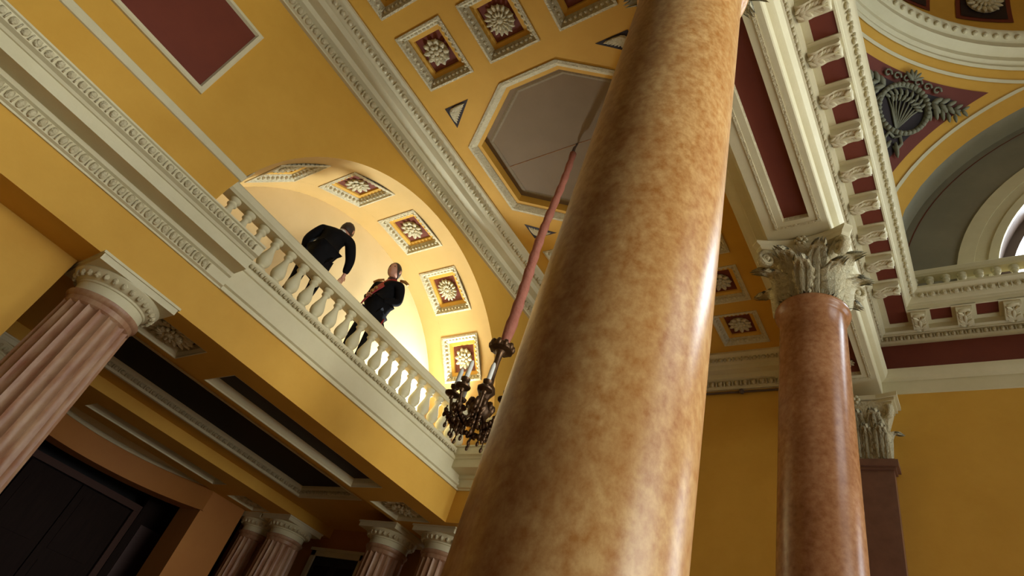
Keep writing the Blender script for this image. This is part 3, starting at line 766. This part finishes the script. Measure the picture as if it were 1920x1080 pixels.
def helix_mesh():
    m = MB(); pts = []; rad = []
    for i in range(6):
        t = i/5; pts.append((0.36+0.05*t, 0.20-0.05*t, 0.42+0.27*t)); rad.append(0.018)
    for i in range(12):
        a = i*0.55; r = 0.055*(1-i/15); pts.append((0.42, 0.10+r*math.cos(a), 0.70+r*math.sin(a)*0.9)); rad.append(0.02*(1-i/30))
    m.tube(pts, rad, 6); return m.mesh('helix', CAR, True)
VOL = volute_mesh(); HEL = helix_mesh()
def abacus_mesh():
    m = MB(); R = 0.80; sag = 0.16; lay = []
    for (sc, z) in ((0.90,0.775),(0.93,0.80),(0.93,0.83),(0.96,0.845),(1.0,0.87),(1.0,0.905),(0.5,0.905)):
        ring = []
        for q in range(4):
            a0 = PI/4 + q*PI/2; p0 = Vector((R*math.cos(a0-0.07), R*math.sin(a0-0.07))); p1 = Vector((R*math.cos(a0+0.07), R*math.sin(a0+0.07)))
            a2 = a0 + PI/2; p2 = Vector((R*math.cos(a2-0.07), R*math.sin(a2-0.07)))
            ring.append(p0)
            nd = Vector((math.cos(a0+PI/4), math.sin(a0+PI/4)))
            for i in range(9):
                t = i/8; p = p1*(1-t)+p2*t - nd*(sag*4*t*(1-t)*0.75); ring.append(p)
            ring.pop()
        lay.append([(p.x*sc, p.y*sc, z) for p in ring])
    k = len(lay[0]); vs = [p for l in lay for p in l]
    m.add(vs, [(j*k+i, j*k+(i+1)%k, (j+1)*k+(i+1)%k, (j+1)*k+i) for j in range(len(lay)-1) for i in range(k)])
    m.add(lay[0], [tuple(range(k))])
    return m.mesh('abacus', WHT, 40)
ABA = abacus_mesh()
fl = MB()
for i in range(6): fl.blob((0.02, 0.055*math.cos(PI/3*i), 0.055*math.sin(PI/3*i)), 0.03, 0.035, 0.035, 6, 4)
fl.blob((0.045,0,0), 0.03, 0.028, 0.028, 6, 4)
FLE = fl.mesh('fleuron', CAR, True)
BEL = MB().lathe([(0.385,0.0),(0.375,0.03),(0.36,0.10),(0.355,0.35),(0.37,0.55),(0.42,0.70),(0.50,0.77),(0.50,0.78)], 32).mesh('capital', CAR, True)
def corinthian(parent, z, flat=None, s=1.0):
    cp = link('capital', BEL, parent, (0,0,z)); cp.scale = (s, s, 1)
    for i in range(8):
        a = 2*PI*i/8
        link('leaf', LEAF1, cp, (0.425*math.cos(a), 0.425*math.sin(a), 0.01), (0,0,a))
        a += PI/8
        link('leaf', LEAF2, cp, (0.385*math.cos(a), 0.385*math.sin(a), 0.02), (0,0,a))
    for q in range(4):
        a = PI/4 + q*PI/2
        link('volute', VOL, cp, (0,0,0), (0,0,a))
        b = q*PI/2
        for sg in (1, -1):
            h_ = link('helix', HEL, cp, (0,0,0), (0,0,b)); h_.scale = (1, sg, 1)
        link('fleuron', FLE, cp, (0.475*math.cos(b), 0.475*math.sin(b), 0.845), (0,0,b))
    link('abacus', ABA, cp, (0,0,0))
    return cp
def base_mesh(r):
    m = MB(); m.lathe([(r*1.35,0.14),(r*1.40,0.18),(r*1.40,0.24),(r*1.33,0.29),(r*1.18,0.30),(r*1.12,0.34),(r*1.14,0.38),(r*1.22,0.40),(r*1.24,0.44),(r*1.18,0.48),(r*1.06,0.49),(r*1.0,0.54)], 40)
    m.box(-r*1.4, r*1.4, -r*1.4, r*1.4, 0, 0.14); return m
def big_column(x, y, r0, rt, material, label, zc=7.06, s=1.0):
    c = empty('corinthian_column', (x, y, -1.5), label, 'column', 'tall columns of the domed hall')
    obj('base', base_mesh(r0), WHT, c, 35)
    pr = []
    for i in range(25):
        t = i/24; z = 0.54 + (zc-0.16-0.54)*t
        pr.append((r0 + (rt-r0)*(t**1.6), z))
    pr += [(rt, zc-0.16),(rt+0.015, zc-0.13),(rt+0.02,zc-0.12),(rt+0.045,zc-0.10),(rt+0.062,zc-0.06),(rt+0.055,zc-0.02),(rt+0.03,zc),(0.3,zc+0.002)]
    obj('shaft', MB().lathe(pr, 64), material, c, 50)
    corinthian(c, zc, None, s)
    return c
big_column(-1.235, 1.985, 0.425, 0.408, MRB, 'huge honey-coloured marble column crossing the middle of the picture')
big_column(-1.25, 6.36, 0.408, 0.372, MRB2, 'rose-brown marble column with white leafy capital in front of the end wall')
# flat pilaster on the end wall
pc_ = empty('corinthian_pilaster', (-1.25, 9.598, -1.5), 'dark brown marble pilaster with white leafy capital against the ochre end wall', 'pilaster')
pm = MB(); pm.box(-0.41, 0.41, -0.20, 0.0, 0.5, 6.56); 
obj('shaft', pm, PIL, pc_)
pm = MB(); pm.box(-0.44,0.44,-0.235,0,6.56,6.60); pm.box(-0.48,0.48,-0.27,0,6.60,6.70); pm.box(-0.44,0.44,-0.23,0,6.70,6.73)
obj('astragal', pm, PIL, pc_)
pm = MB(); pm.box(-0.55,0.55,-0.34,0,0,0.18); pm.box(-0.50,0.50,-0.28,0,0.18,0.36); pm.box(-0.45,0.45,-0.24,0,0.36,0.5)
obj('base', pm, WHT, pc_)
cb = MB(); n = 6; pr_ = [(0.40,0.0,0.19),(0.39,0.35,0.19),(0.41,0.60,0.22),(0.47,0.80,0.30),(0.50,0.93,0.34)]
for (a, b) in zip(pr_[:-1], pr_[1:]):
    cb.add([(-a[0],0,a[1]),(-a[0],-a[2],a[1]),(a[0],-a[2],a[1]),(a[0],0,a[1]),(-b[0],0,b[1]),(-b[0],-b[2],b[1]),(b[0],-b[2],b[1]),(b[0],0,b[1])], [(0,1,5,4),(1,2,6,5),(2,3,7,6)])
cpp = obj('capital', cb, CAR, pc_, None, (0,0,6.73))
for i in range(4): link('leaf', LEAF1, cpp, (-0.30+0.2*i, -0.19, 0.02), (0,0,-PI/2)).scale = (1,0.8,1.1)
for i in range(3): link('leaf', LEAF2, cpp, (-0.24+0.24*i, -0.195, 0.03), (0,0,-PI/2)).scale = (1,0.9,1.05)
for sg in (-1, 1):
    link('leaf', LEAF1, cpp, (sg*0.39, -0.10, 0.02), (0,0,0 if sg > 0 else PI)).scale = (0.7,0.6,1.1)
    v = link('volute', VOL, cpp, (sg*0.06, 0.10, 0.06), (0,0,-PI/2+sg*PI/4)); v.scale = (0.80,0.8,1.1)
    h_ = link('helix', HEL, cpp, (0, 0.13, 0.06), (0,0,-PI/2)); h_.scale = (1,sg,1.1)
am = MB()
for (w_, d_, z0, z1) in ((0.50,0.36,0.86,0.90),(0.54,0.40,0.90,0.95),(0.585,0.45,0.95,1.02)):
    am.add([(-w_,0,z0),(-w_,-d_,z0),(-w_*0.5,-d_+0.08,z0),(w_*0.5,-d_+0.08,z0),(w_,-d_,z0),(w_,0,z0),(-w_,0,z1),(-w_,-d_,z1),(-w_*0.5,-d_+0.08,z1),(w_*0.5,-d_+0.08,z1),(w_,-d_,z1),(w_,0,z1)],
           [(0,1,7,6),(1,2,8,7),(2,3,9,8),(3,4,10,9),(4,5,11,10),(5,4,3,2,1,0),(6,7,8,9,10,11)])
obj('abacus', am, WHT, cpp); link('fleuron', FLE, cpp, (0,-0.36,0.94), (0,0,-PI/2))

# fluted columns under the gallery
FL = 20
def flute(a, z):
    u = (a*FL/(2*PI)) % 1.0
    return 1 - 0.085*math.sqrt(max(0, 1-((u-0.5)/0.42)**2)) if abs(u-0.5) < 0.42 else 1.0
shaft_p = []
for i in range(13):
    t = i/12; shaft_p.append((0.375-0.055*t**1.4, 0.42+3.36*t))
SHF = MB().lathe(shaft_p, FL*8, rmod=flute).mesh('shaft', PNK, 25)
NEK = MB().lathe([(0.30,3.76),(0.322,3.78),(0.322,3.83),(0.335,3.84),(0.35,3.86),(0.35,3.885),(0.32,3.90)], 40).mesh('astragal', PNK, 40)
em = MB().lathe([(0.322,3.895),(0.322,3.985),(0.335,3.99),(0.335,4.01),(0.35,4.015),(0.40,4.06),(0.425,4.095),(0.42,4.11),(0.2,4.11)], 40)
ECH = em.mesh('capital', WHT, 40)
eg = MB()
for i in range(28):
    a = 2*PI*i/28; eg.blob((0.385*math.cos(a), 0.385*math.sin(a), 4.055), 0.032, 0.032, 0.045, 6, 4)
EGG = eg.mesh('egg_ring', CAR, True)
ABQ = MB().box(-0.415,0.415,-0.415,0.415,4.11,4.175).box(-0.43,0.43,-0.43,0.43,4.175,4.20).mesh('abacus', WHT)
BAS = base_mesh(0.375).xf(Matrix.Diagonal((0.84,0.84,1,1))).mesh('base', WHT, 35)
def fluted(x, y, label, group=None):
    c = empty('fluted_column', (x, y, -1.5), label, 'column', 'fluted pink columns under the gallery')
    link('base', BAS, c); link('shaft', SHF, c); link('astragal', NEK, c)
    cp = link('capital', ECH, c); stuff(link('egg_ring', EGG, cp)); link('abacus', ABQ, cp)
    return c
fluted(-6.55, 1.37, 'large fluted pink column with white capital at the lower left')
fluted(-10.45, 1.37, 'fluted pink column whose white capital just shows at the left edge of the picture')
fluted(-6.55, 7.12, 'fluted pink column beside the huge honey-coloured shaft, under the far end of the ochre beam')
fluted(-7.75, 7.12, 'fluted pink column right of the framed dark doorway')
fluted(-10.45, 7.12, 'fluted pink column left of the framed dark doorway')
fluted(-11.35, 7.12, 'dim fluted pink column beside the red pier of the dark passage')

# ================================================================ BALUSTRADES
bpf = [(0.062,0.0),(0.062,0.05),(0.04,0.055),(0.034,0.075),(0.05,0.095),(0.066,0.14),(0.068,0.18),(0.056,0.24),(0.036,0.32),(0.028,0.37),(0.034,0.40),(0.046,0.41),(0.046,0.425),(0.034,0.435),(0.036,0.455),(0.055,0.47),(0.055,0.50)]
BAL = MB().lathe([(r*1.28, z) for r, z in bpf], 14).mesh('baluster', WHT, True)
def balustrade(loc, L, pitch, first, label, rz=0.0, n=None, rail_d=0.12):
    b = empty('balustrade', loc, label, 'balustrade', rz=rz)
    obj('plinth', MB().box(-rail_d, rail_d, 0, L, 0.0, 0.05), WHT, b)
    rl = MB().extrude([(-0.09,0.545),(-0.10,0.56),(-rail_d,0.575),(-rail_d,0.66),(-rail_d+0.02,0.685)], (0,0), (0,L), (1,0), 0, 0)
    rl.extrude([(0.09,0.545),(0.10,0.56),(rail_d,0.575),(rail_d,0.66),(rail_d-0.02,0.685)], (0,0), (0,L), (1,0), 0, 0)
    rl.quad((-0.09,0,0.545),(0.09,0,0.545),(0.09,L,0.545),(-0.09,L,0.545)); rl.quad((-rail_d+0.02,0,0.685),(rail_d-0.02,0,0.685),(rail_d-0.02,L,0.685),(-rail_d+0.02,L,0.685))
    obj('handrail', rl, WHT, b, 30)
    y = first
    while y < L-0.03:
        link('baluster', BAL, b, (0, y, 0.048)); y += pitch
    return b
balustrade((-6.36, 1.38, 3.675), 5.12, 0.2275, 0.19, 'long white balustrade along the gallery, in front of the two men')
balustrade((9.2, 9.32, 8.06), 10.0, 0.228, 0.05, 'white balustrade on the cornice below the arched end window', PI/2)

# ================================================================ SMALL THINGS
# dark picture rail under the end cornice
pr_ = empty('picture_rail', (-3.1, 9.55, 6.70), 'thin dark rail with a small knob under the end wall cornice', 'rail')
obj('rod', MB().tube([(-2.9,0,0),(1.6,0,0)], 0.022, 8), FRM, pr_)
obj('knob', MB().blob((0,-0.03,-0.01), 0.05, 0.05, 0.05, 8, 6), FRM, pr_)
for x in (-2.4, 0.0, 1.5): obj('bracket', MB().box(x-0.015, x+0.015, 0.0, 0.05, -0.015, 0.06), FRM, pr_)

# chandelier
ch = empty('chandelier', (CX, CY, 2.55), 'dark bronze chandelier with ivory candles hanging in front of the gallery', 'chandelier')
sl = MB(); pts = []; rad = []
for i in range(41):
    t = i/40; z = 1.10 + (4.72-1.10)*t
    pts.append((0.012*math.sin(t*9), 0.012*math.cos(t*7), z)); rad.append(0.066 - 0.020*t + 0.006*math.sin(i*2.1) + (0.0 if t > 0.03 else -0.02))
sl.tube(pts, rad, 12)
obj('chain_sleeve', sl, SLV, ch, True)
obj('hook', MB().tube([(0,0,4.70),(0,0,4.86),(0.02,0,4.90),(0.03,0,4.95),(0,0,4.95)], [0.03,0.02,0.014,0.012,0.012], 8), FRM, ch)
st = MB().lathe([(0.001,1.20),(0.03,1.19),(0.035,1.14),(0.12,1.13),(0.135,1.10),(0.13,1.07),(0.06,1.05),(0.04,1.02),(0.034,0.92),(0.04,0.72),(0.05,0.62),(0.085,0.58),(0.10,0.53),(0.07,0.48),(0.05,0.43),(0.11,0.37),(0.13,0.30),(0.10,0.23),(0.05,0.18),(0.03,0.13),(0.001,0.10)], 20)
stem = obj('stem', st, BRZ, ch, 40)
cr = MB()
for i in range(10):
    a = 2*PI*i/10; cr.blob((0.12*math.cos(a), 0.12*math.sin(a), 1.11), 0.035, 0.035, 0.05, 6, 4)
    cr.blob((0.11*math.cos(a), 0.11*math.sin(a), 0.34), 0.05, 0.03, 0.06, 6, 4, Matrix.Rotation(a, 3, 'Z'))
obj('crown_leaves', cr, BRZ, stem, True)
armm = MB(); ap = []
for i in range(13):
    t = i/12; ap.append((0.09+0.26*t, 0, 0.24 - 0.15*math.sin(t*PI*0.9) + 0.20*t**2.2))
armm.tube(ap, [0.018]*13, 7)
for (u, v, r) in ((0.16,0.13,0.05),(0.24,0.11,0.045)):
    armm.tube([(u+r*(1-k/12)*math.cos(k*0.7), 0, v+r*(1-k/12)*math.sin(k*0.7)) for k in range(10)], 0.012, 6)
for i in range(7):
    t = i/6
    for s in (-1,1): armm.blob((0.12+0.22*t, s*0.035, 0.10+0.10*t*t), 0.035, 0.022, 0.03, 6, 4, Matrix.Rotation(s*0.7, 3, 'Z'))
for (u, z) in ((0.14,0.02),(0.22,-0.01),(0.30,0.06),(0.35,0.17)):
    armm.tube([(u,0,z+0.10),(u,0,z+0.03)], 0.008, 5); armm.blob((u,0,z), 0.02, 0.02, 0.032, 6, 4)
ARM = armm.mesh('arm', BRZ, True)
CUP = MB().lathe([(0.001,0.40),(0.02,0.40),(0.03,0.43),(0.085,0.45),(0.09,0.465),(0.06,0.475),(0.03,0.48),(0.028,0.51),(0.05,0.53),(0.055,0.555),(0.03,0.56),(0.001,0.56)], 14).mesh('candle_cup', BRZ, 40)
CDL = MB().lathe([(0.001,0.555),(0.028,0.555),(0.027,0.60),(0.026,0.74),(0.014,0.775),(0.001,0.785)], 10).mesh('candle', CND, True)
for i in range(8):
    a = math.radians(221 + 45*i)
    am = link('arm', ARM, ch, (0,0,-0.03), (0,0,a))
    am.scale = (0.92,0.92,1); rr = 0.345
    link('candle_cup', CUP, am, (rr,0,-0.05)); link('candle', CDL, am, (rr,0,-0.05))

# ================================================================ PEOPLE
def skin_mesh(name, verts, edges, material, sub=2):
    me = bpy.data.meshes.new(name); me.from_pydata([v[:3] for v in verts], edges, [])
    o = bpy.data.objects.new(name, me); COL.objects.link(o)
    sk = o.modifiers.new('skin', 'SKIN'); sk.use_smooth_shade = True; sk.branch_smoothing = 0.6
    if not me.skin_vertices: 
        bmm = bmesh.new(); bmm.from_mesh(me); bmm.verts.layers.skin.verify(); bmm.to_mesh(me); bmm.free()
    for i, v in enumerate(verts):
        r = v[3]; me.skin_vertices[0].data[i].radius = r if isinstance(r, tuple) else (r, r)
        me.skin_vertices[0].data[i].use_root = (i == 0)
    ss = o.modifiers.new('sub', 'SUBSURF'); ss.levels = sub; ss.render_levels = sub
    dg = bpy.context.evaluated_depsgraph_get(); dg.update()
    ev = o.evaluated_get(dg); out = bpy.data.meshes.new_from_object(ev)
    bpy.data.objects.remove(o); bpy.data.meshes.remove(me)
    out.name = name; out.materials.clear(); out.materials.append(material)
    out.polygons.foreach_set('use_smooth', [True]*len(out.polygons))
    return out
def head_mb(s=1.0):
    """head facing +x, centre at skull centre; returns MB"""
    m = MB(); nu, nv = 28, 20; vs = []
    for j in range(nv+1):
        el = -PI/2 + PI*j/nv
        for i in range(nu):
            az = 2*PI*i/nu; az_ = math.atan2(math.sin(az), math.cos(az))
            x = math.cos(el)*math.cos(az)*0.098; y = math.cos(el)*math.sin(az)*0.076; z = math.sin(el)*0.118
            front = max(0, math.cos(az))
            if z < -0.02:       # jaw narrows and comes forward
                k = min(1, (-0.02-z)/0.10); y *= 1-0.25*k; x = x*(1-0.12*k) + 0.022*k*front
                if x < 0: x *= 1-0.35*k
            if el > -1.2:
                nz = math.exp(-((z+0.012)/0.026)**2)*math.exp(-(az_/0.20)**2); x += 0.026*nz
                ey = math.exp(-((z-0.016)/0.014)**2)*math.exp(-((abs(az_)-0.42)/0.18)**2); x -= 0.010*ey
                br = math.exp(-((z-0.038)/0.012)**2)*math.exp(-(az_/0.6)**2); x += 0.006*br
                lp = math.exp(-((z+0.056)/0.008)**2)*math.exp(-(az_/0.32)**2); x += 0.006*lp
                cn = math.exp(-((z+0.092)/0.016)**2)*math.exp(-(az_/0.35)**2); x += 0.010*cn
            vs.append((x*s, y*s, z*s))
    fs = [(j*nu+i, j*nu+(i+1)%nu, (j+1)*nu+(i+1)%nu, (j+1)*nu+i) for j in range(nv) for i in range(nu)]
    m.add(vs, fs)
    for sd in (-1, 1):   # ears
        m.blob((-0.008*s, sd*0.080*s, -0.005*s), 0.020*s, 0.010*s, 0.034*s, 8, 6, Matrix.Rotation(-0.2, 3, 'Y'))
    return m
def hair_mb(s=1.0, bald=0.0):
    m = MB(); nu, nv = 28, 14; vs = []
    for j in range(nv+1):
        for i in range(nu):
            az = 2*PI*i/nu; az_ = abs(math.atan2(math.sin(az), math.cos(az)))
            low = 0.62 - 1.05*min(1, max(0, (az_-0.55)/0.75)) if az_ < 1.35 else -0.43 - 0.22*min(1, (az_-1.35)/0.8)
            low = max(low, -0.72)
            el = low + (PI/2-low)*j/nv
            t = 1.07 + 0.015*math.sin(az*9+el*7)
            if bald and el > 0.55 and az_ < 1.9: t = 1.07 - bald
            vs.append((math.cos(el)*math.cos(az)*0.100*t*s, math.cos(el)*math.sin(az)*0.078*t*s, math.sin(el)*0.119*t*s))
    fs = [(j*nu+i, j*nu+(i+1)%nu, (j+1)*nu+(i+1)%nu, (j+1)*nu+i) for j in range(nv) for i in range(nu)]
    m.add(vs, fs); return m
def hand_graph(wrist, dirv, palmn, verts, edges, root):
    """palm and five fingers: dirv along the hand, palmn = palm facing; appends to the skin graph"""
    d = Vector(dirv).normalized(); n = Vector(palmn); n = (n - d*n.dot(d)).normalized(); s = d.cross(n)
    w = Vector(wrist)
    def V(p, r): verts.append((*p, r)); return len(verts)-1
    pm = V(w + d*0.045, (0.020, 0.030)); edges.append((root, pm))
    for k, (off, L) in enumerate(((0.028,0.070),(0.010,0.078),(-0.009,0.072),(-0.027,0.058))):
        a = V(w + d*0.085 + s*off, 0.0095); edges.append((pm, a))
        b = V(w + d*(0.085+L*0.45) + s*off*1.1 + n*0.010, 0.0085); c = V(w + d*(0.085+L*0.85) + s*off*1.12 + n*0.034, 0.0072)
        edges += [(a, b), (b, c)]
    t1_ = V(w + d*0.040 + s*0.038 + n*0.008, 0.0105); t2_ = V(w + d*0.075 + s*0.052 + n*0.024, 0.0085)
    edges += [(pm, t1_), (t1_, t2_)]
def person(loc, label, J, head_rot, hair_bald, suit, trouser, rz=0.0, bulk=1.0):
    root = empty('person', loc, label, 'person', 'men on the gallery', rz=rz)
    # clothing shells
    jv = []; je = []
    def chain(pts, start=None):
        prev = start
        for (p, r) in pts:
            jv.append((*p, r)); i = len(jv)-1
            if prev is not None: je.append((prev, i))
            prev = i
        return prev
    bv = []; be = []
    # continuous body: pelvis, spine, neck, head core, arms, hands, legs, feet
    def B(p, r, pr=None):
        bv.append((*p, r)); i = len(bv)-1
        if pr is not None: be.append((pr, i))
        return i
    pel = B(J['pelvis'], (0.13,0.10)); ab = B(J['belly'], (0.12,0.095), pel); che = B(J['chest'], (0.135,0.105), ab); upc = B(J['upchest'], (0.10,0.08), che)
    nk = B(J['neck'], 0.055, upc); hd = B(J['head'], 0.060, nk)
    for sd in ('L','R'):
        sh = B(J['sh'+sd], 0.060, upc); el = B(J['el'+sd], 0.043, sh); wr = B(J['wr'+sd], 0.028, el)
        dv = J.get('hd'+sd) or tuple(Vector(J['wr'+sd])-Vector(J['el'+sd]))
        hand_graph(J['wr'+sd], dv, J['pn'+sd], bv, be, wr)
        hp = B(J['hip'+sd], 0.085, pel); kn = B(J['kn'+sd], 0.058, hp); an = B(J['an'+sd], 0.042, kn)
        f0 = Vector(J['an'+sd]); fd = Vector(J['foot']).normalized()
        B(f0 + fd*0.10 + Vector((0,0,-0.05)), 0.036, an); B(f0 + fd*0.19 + Vector((0,0,-0.06)), 0.026, len(bv)-1)
    bm_ = skin_mesh('body', bv, be, SKN, 2)
    # merge the modelled head into the same mesh
    hm = head_mb(1.2); R = Matrix.Rotation(head_rot[2], 4, 'Z') @ Matrix.Rotation(head_rot[1], 4, 'Y') @ Matrix.Rotation(head_rot[0], 4, 'X')
    HM = Matrix.Translation(Vector(J['head'])) @ R
    hm.xf(HM)
    tmp = hm.mesh('tmp', SKN, True)
    bb = bmesh.new(); bb.from_mesh(bm_); bb.from_mesh(tmp); bb.to_mesh(bm_); bb.free()
    bm_.polygons.foreach_set('use_smooth', [True]*len(bm_.polygons))
    body = link('body', bm_, root)
    obj('hair', hair_mb(1.2, hair_bald).xf(HM), HAI, root, True)
    for sd in (-1, 1):
        obj('eye', MB().blob((0.100, sd*0.037, 0.019), 0.009, 0.012, 0.008, 8, 6).xf(HM), EYE, root, True)
    # jacket
    p_ = chain([(J['pelvis'], 0.185*bulk), (J['belly'], 0.180*bulk), (J['chest'], 0.195*bulk), (J['upchest'], 0.150*bulk), (tuple(Vector(J['upchest'])*0.6+Vector(J['neck'])*0.4), 0.072)])
    upi = 3
    hem = len(jv); jv.append((*(Vector(J['pelvis'])+Vector(J['hem'])), 0.165*bulk)); je.append((0, hem))
    for sd in ('L','R'):
        s_ = Vector(J['sh'+sd]); e_ = Vector(J['el'+sd]); w_ = Vector(J['wr'+sd])
        chain([(s_, 0.105), ((s_+e_)*0.5, 0.084), (e_, 0.072), ((e_+w_)*0.5, 0.060), (w_, 0.048)], upi)
    jm = skin_mesh('jacket', jv, je, suit, 2); jk = link('jacket', jm, root)
    # trousers
    jv = []; je = []
    chain([(J['pelvis'], (0.15,0.12))])
    for sd in ('L','R'):
        h_, k_, a_ = Vector(J['hip'+sd]), Vector(J['kn'+sd]), Vector(J['an'+sd])
        chain([(h_, 0.105), ((h_+k_)*0.5, 0.092), (k_, 0.076), ((k_+a_)*0.5, 0.068), (a_, 0.062)], 0)
    tv, te = jv, je
    link('trousers', skin_mesh('trousers', tv, te, trouser, 2), root)
    for sd in ('L','R'):
        a_ = Vector(J['an'+sd]); fd = Vector(J['foot']).normalized(); sv = []
        sv = [(*(a_+Vector((0,0,-0.02))-fd*0.03), 0.05), (*(a_+fd*0.10+Vector((0,0,-0.05))), 0.045), (*(a_+fd*0.20+Vector((0,0,-0.06))), 0.034)]
        link('shoe', skin_mesh('shoe', sv, [(0,1),(1,2)], SUI, 2), root)
    cm = MB()
    ck = Vector(J['neck'])*0.75 + Vector(J['upchest'])*0.25; ax = (Vector(J['neck'])-Vector(J['upchest'])).normalized()
    rot = ax.to_track_quat('Z','Y').to_matrix().to_4x4()
    cm.lathe([(0.072,-0.03),(0.070,0.0),(0.064,0.035),(0.058,0.035),(0.058,-0.03)], 20); cm.xf(Matrix.Translation(ck) @ rot)
    return root, cm, jk
# first man: dark suit, back to us, bowing towards the other (local axes = world axes, floor of the gallery = 0)
J1 = dict(pelvis=(0,0.03,0.93), belly=(0,0.03,1.10), chest=(-0.01,0.045,1.31), upchest=(-0.02,0.08,1.48), neck=(-0.05,0.125,1.575), head=(-0.09,0.195,1.70),
          shL=(-0.13,-0.10,1.46), elL=(-0.24,-0.17,1.20), wrL=(-0.34,-0.04,1.06), shR=(0.085,0.255,1.46), elR=(0.10,0.40,1.22), wrR=(0.05,0.455,1.02), hdL=(-0.3,0.3,-0.3), hdR=(-0.12,0.05,-1), pnL=(0.3,0.5,-0.5), pnR=(-1,0.2,0),
          hipL=(-0.05,-0.09,0.88), hipR=(0.05,0.13,0.88), knL=(-0.06,-0.06,0.48), knR=(0.05,0.16,0.48), anL=(-0.05,-0.09,0.09), anR=(0.06,0.14,0.09), foot=(-0.8,0.6,0), hem=(0.0,-0.02,-0.16))
P1, collar, jk1 = person((-6.70, 2.92, 3.76), 'man in a black suit bowing with his back to the balustrade', J1, (0.0, 0.30, math.radians(128)), 0.0, SUI, SUI)
obj('shirt_collar', collar, SHR, P1, True)
# second man: dark uniform with a red sash, three-quarter face towards the first
J2 = dict(pelvis=(-0.02,0.02,0.96), belly=(0.0,0.02,1.14), chest=(0.0,0.03,1.37), upchest=(0.0,0.03,1.55), neck=(0.0,0.01,1.645), head=(0.015,-0.02,1.785),
          shL=(0.16,0.13,1.53), elL=(0.17,0.22,1.25), wrL=(0.16,-0.02,1.11), shR=(-0.17,-0.08,1.53), elR=(-0.24,-0.08,1.25), wrR=(-0.02,-0.20,1.14), hdL=(-0.2,-0.5,0.05), hdR=(0.5,-0.1,0.02), pnL=(-0.3,0,0.9), pnR=(0.1,0.2,-1),
          hipL=(0.06,0.09,0.90), hipR=(-0.07,-0.05,0.90), knL=(0.06,0.09,0.49), knR=(-0.06,-0.09,0.49), anL=(0.04,0.11,0.09), anR=(-0.07,-0.07,0.09), foot=(0.55,-0.8,0), hem=(0.0,0.0,-0.14))
P2, collar, jk2 = person((-6.72, 4.12, 3.76), 'man in a dark uniform with a crimson sash facing the bowing man', J2, (0.0, 0.05, math.radians(-57)), 0.045, SUI, TRO, math.radians(-13))
obj('uniform_collar', collar, mat('navy_collar', (0.03,0.02,0.025), 0.6, (0.12,0.03,0.02), 60.0), P2, True)
# sash: a ribbon wrapped from the right shoulder across the chest to the left hip
def torso_pt(t):
    # front of the chest, from shoulder (t=0) to hip (t=1)
    a = Vector((-0.05,-0.06,1.60)); b = Vector((0.135,-0.155,1.47)); c = Vector((0.20,-0.16,1.25)); d = Vector((0.16,-0.02,1.02))
    a = Vector((0.075,0.075,1.585)); b = Vector((0.12,-0.075,1.50)); c = Vector((0.05,-0.19,1.28)); d = Vector((-0.08,-0.20,1.02))
    u = 1-t; return a*u**3 + b*3*u*u*t + c*3*u*t*t + d*t**3
sm = MB(); vs = []; n = 16
for i in range(n+1):
    t = i/n; p = torso_pt(t); tg = (torso_pt(min(1,t+0.02))-torso_pt(max(0,t-0.02))).normalized()
    nr = Vector((p.x+0.01, p.y-0.04, 0)).normalized(); sd = tg.cross(nr).normalized()
    for k in range(5):
        w_ = (k-2)/2*0.055; vs.append(p + sd*w_ + nr*(0.012-0.3*w_*w_))
    for k in range(5):
        w_ = (2-k)/2*0.055; vs.append(p + sd*w_ - nr*0.012)
fs = [(i*10+k, i*10+(k+1)%10, (i+1)*10+(k+1)%10, (i+1)*10+k) for i in range(n) for k in range(10)]
sm.add(vs, fs); obj('sash', sm, SSH, P2, True)
gm = MB()
for t in (0.62, 0.72, 0.82): gm.blob(torso_pt(t)+Vector((0.03,-0.02,0)), 0.035, 0.03, 0.03, 6, 4)
obj('medals', gm, GLD, P2, True)
for sd, s_ in (('L',1),('R',-1)):
    e = MB(); sp_ = Vector(J2['sh'+sd]); o_ = (sp_ - Vector(J2['upchest'])).normalized()
    e.tube([sp_ - o_*0.05 + Vector((0,0,0.10)), sp_ + o_*0.04 + Vector((0,0,0.09)), sp_ + o_*0.11 + Vector((0,0,0.05))], [0.022,0.028,0.022], 8)
    obj('epaulette', e, GLD, P2, True)
st_ = MB().tube([Vector(J2['hipL'])+Vector((0.10,0.05,-0.02)), Vector(J2['knL'])+Vector((0.07,0.03,0)), Vector(J2['anL'])+Vector((0.055,0.03,0))], 0.012, 6)
obj('trouser_stripe', st_, SSH, P2, True)

# ---------------------------------------------------------------- raise everything so that the floor is at zero
for o in list(S.objects):
    if o.parent is None: o.location.z += H
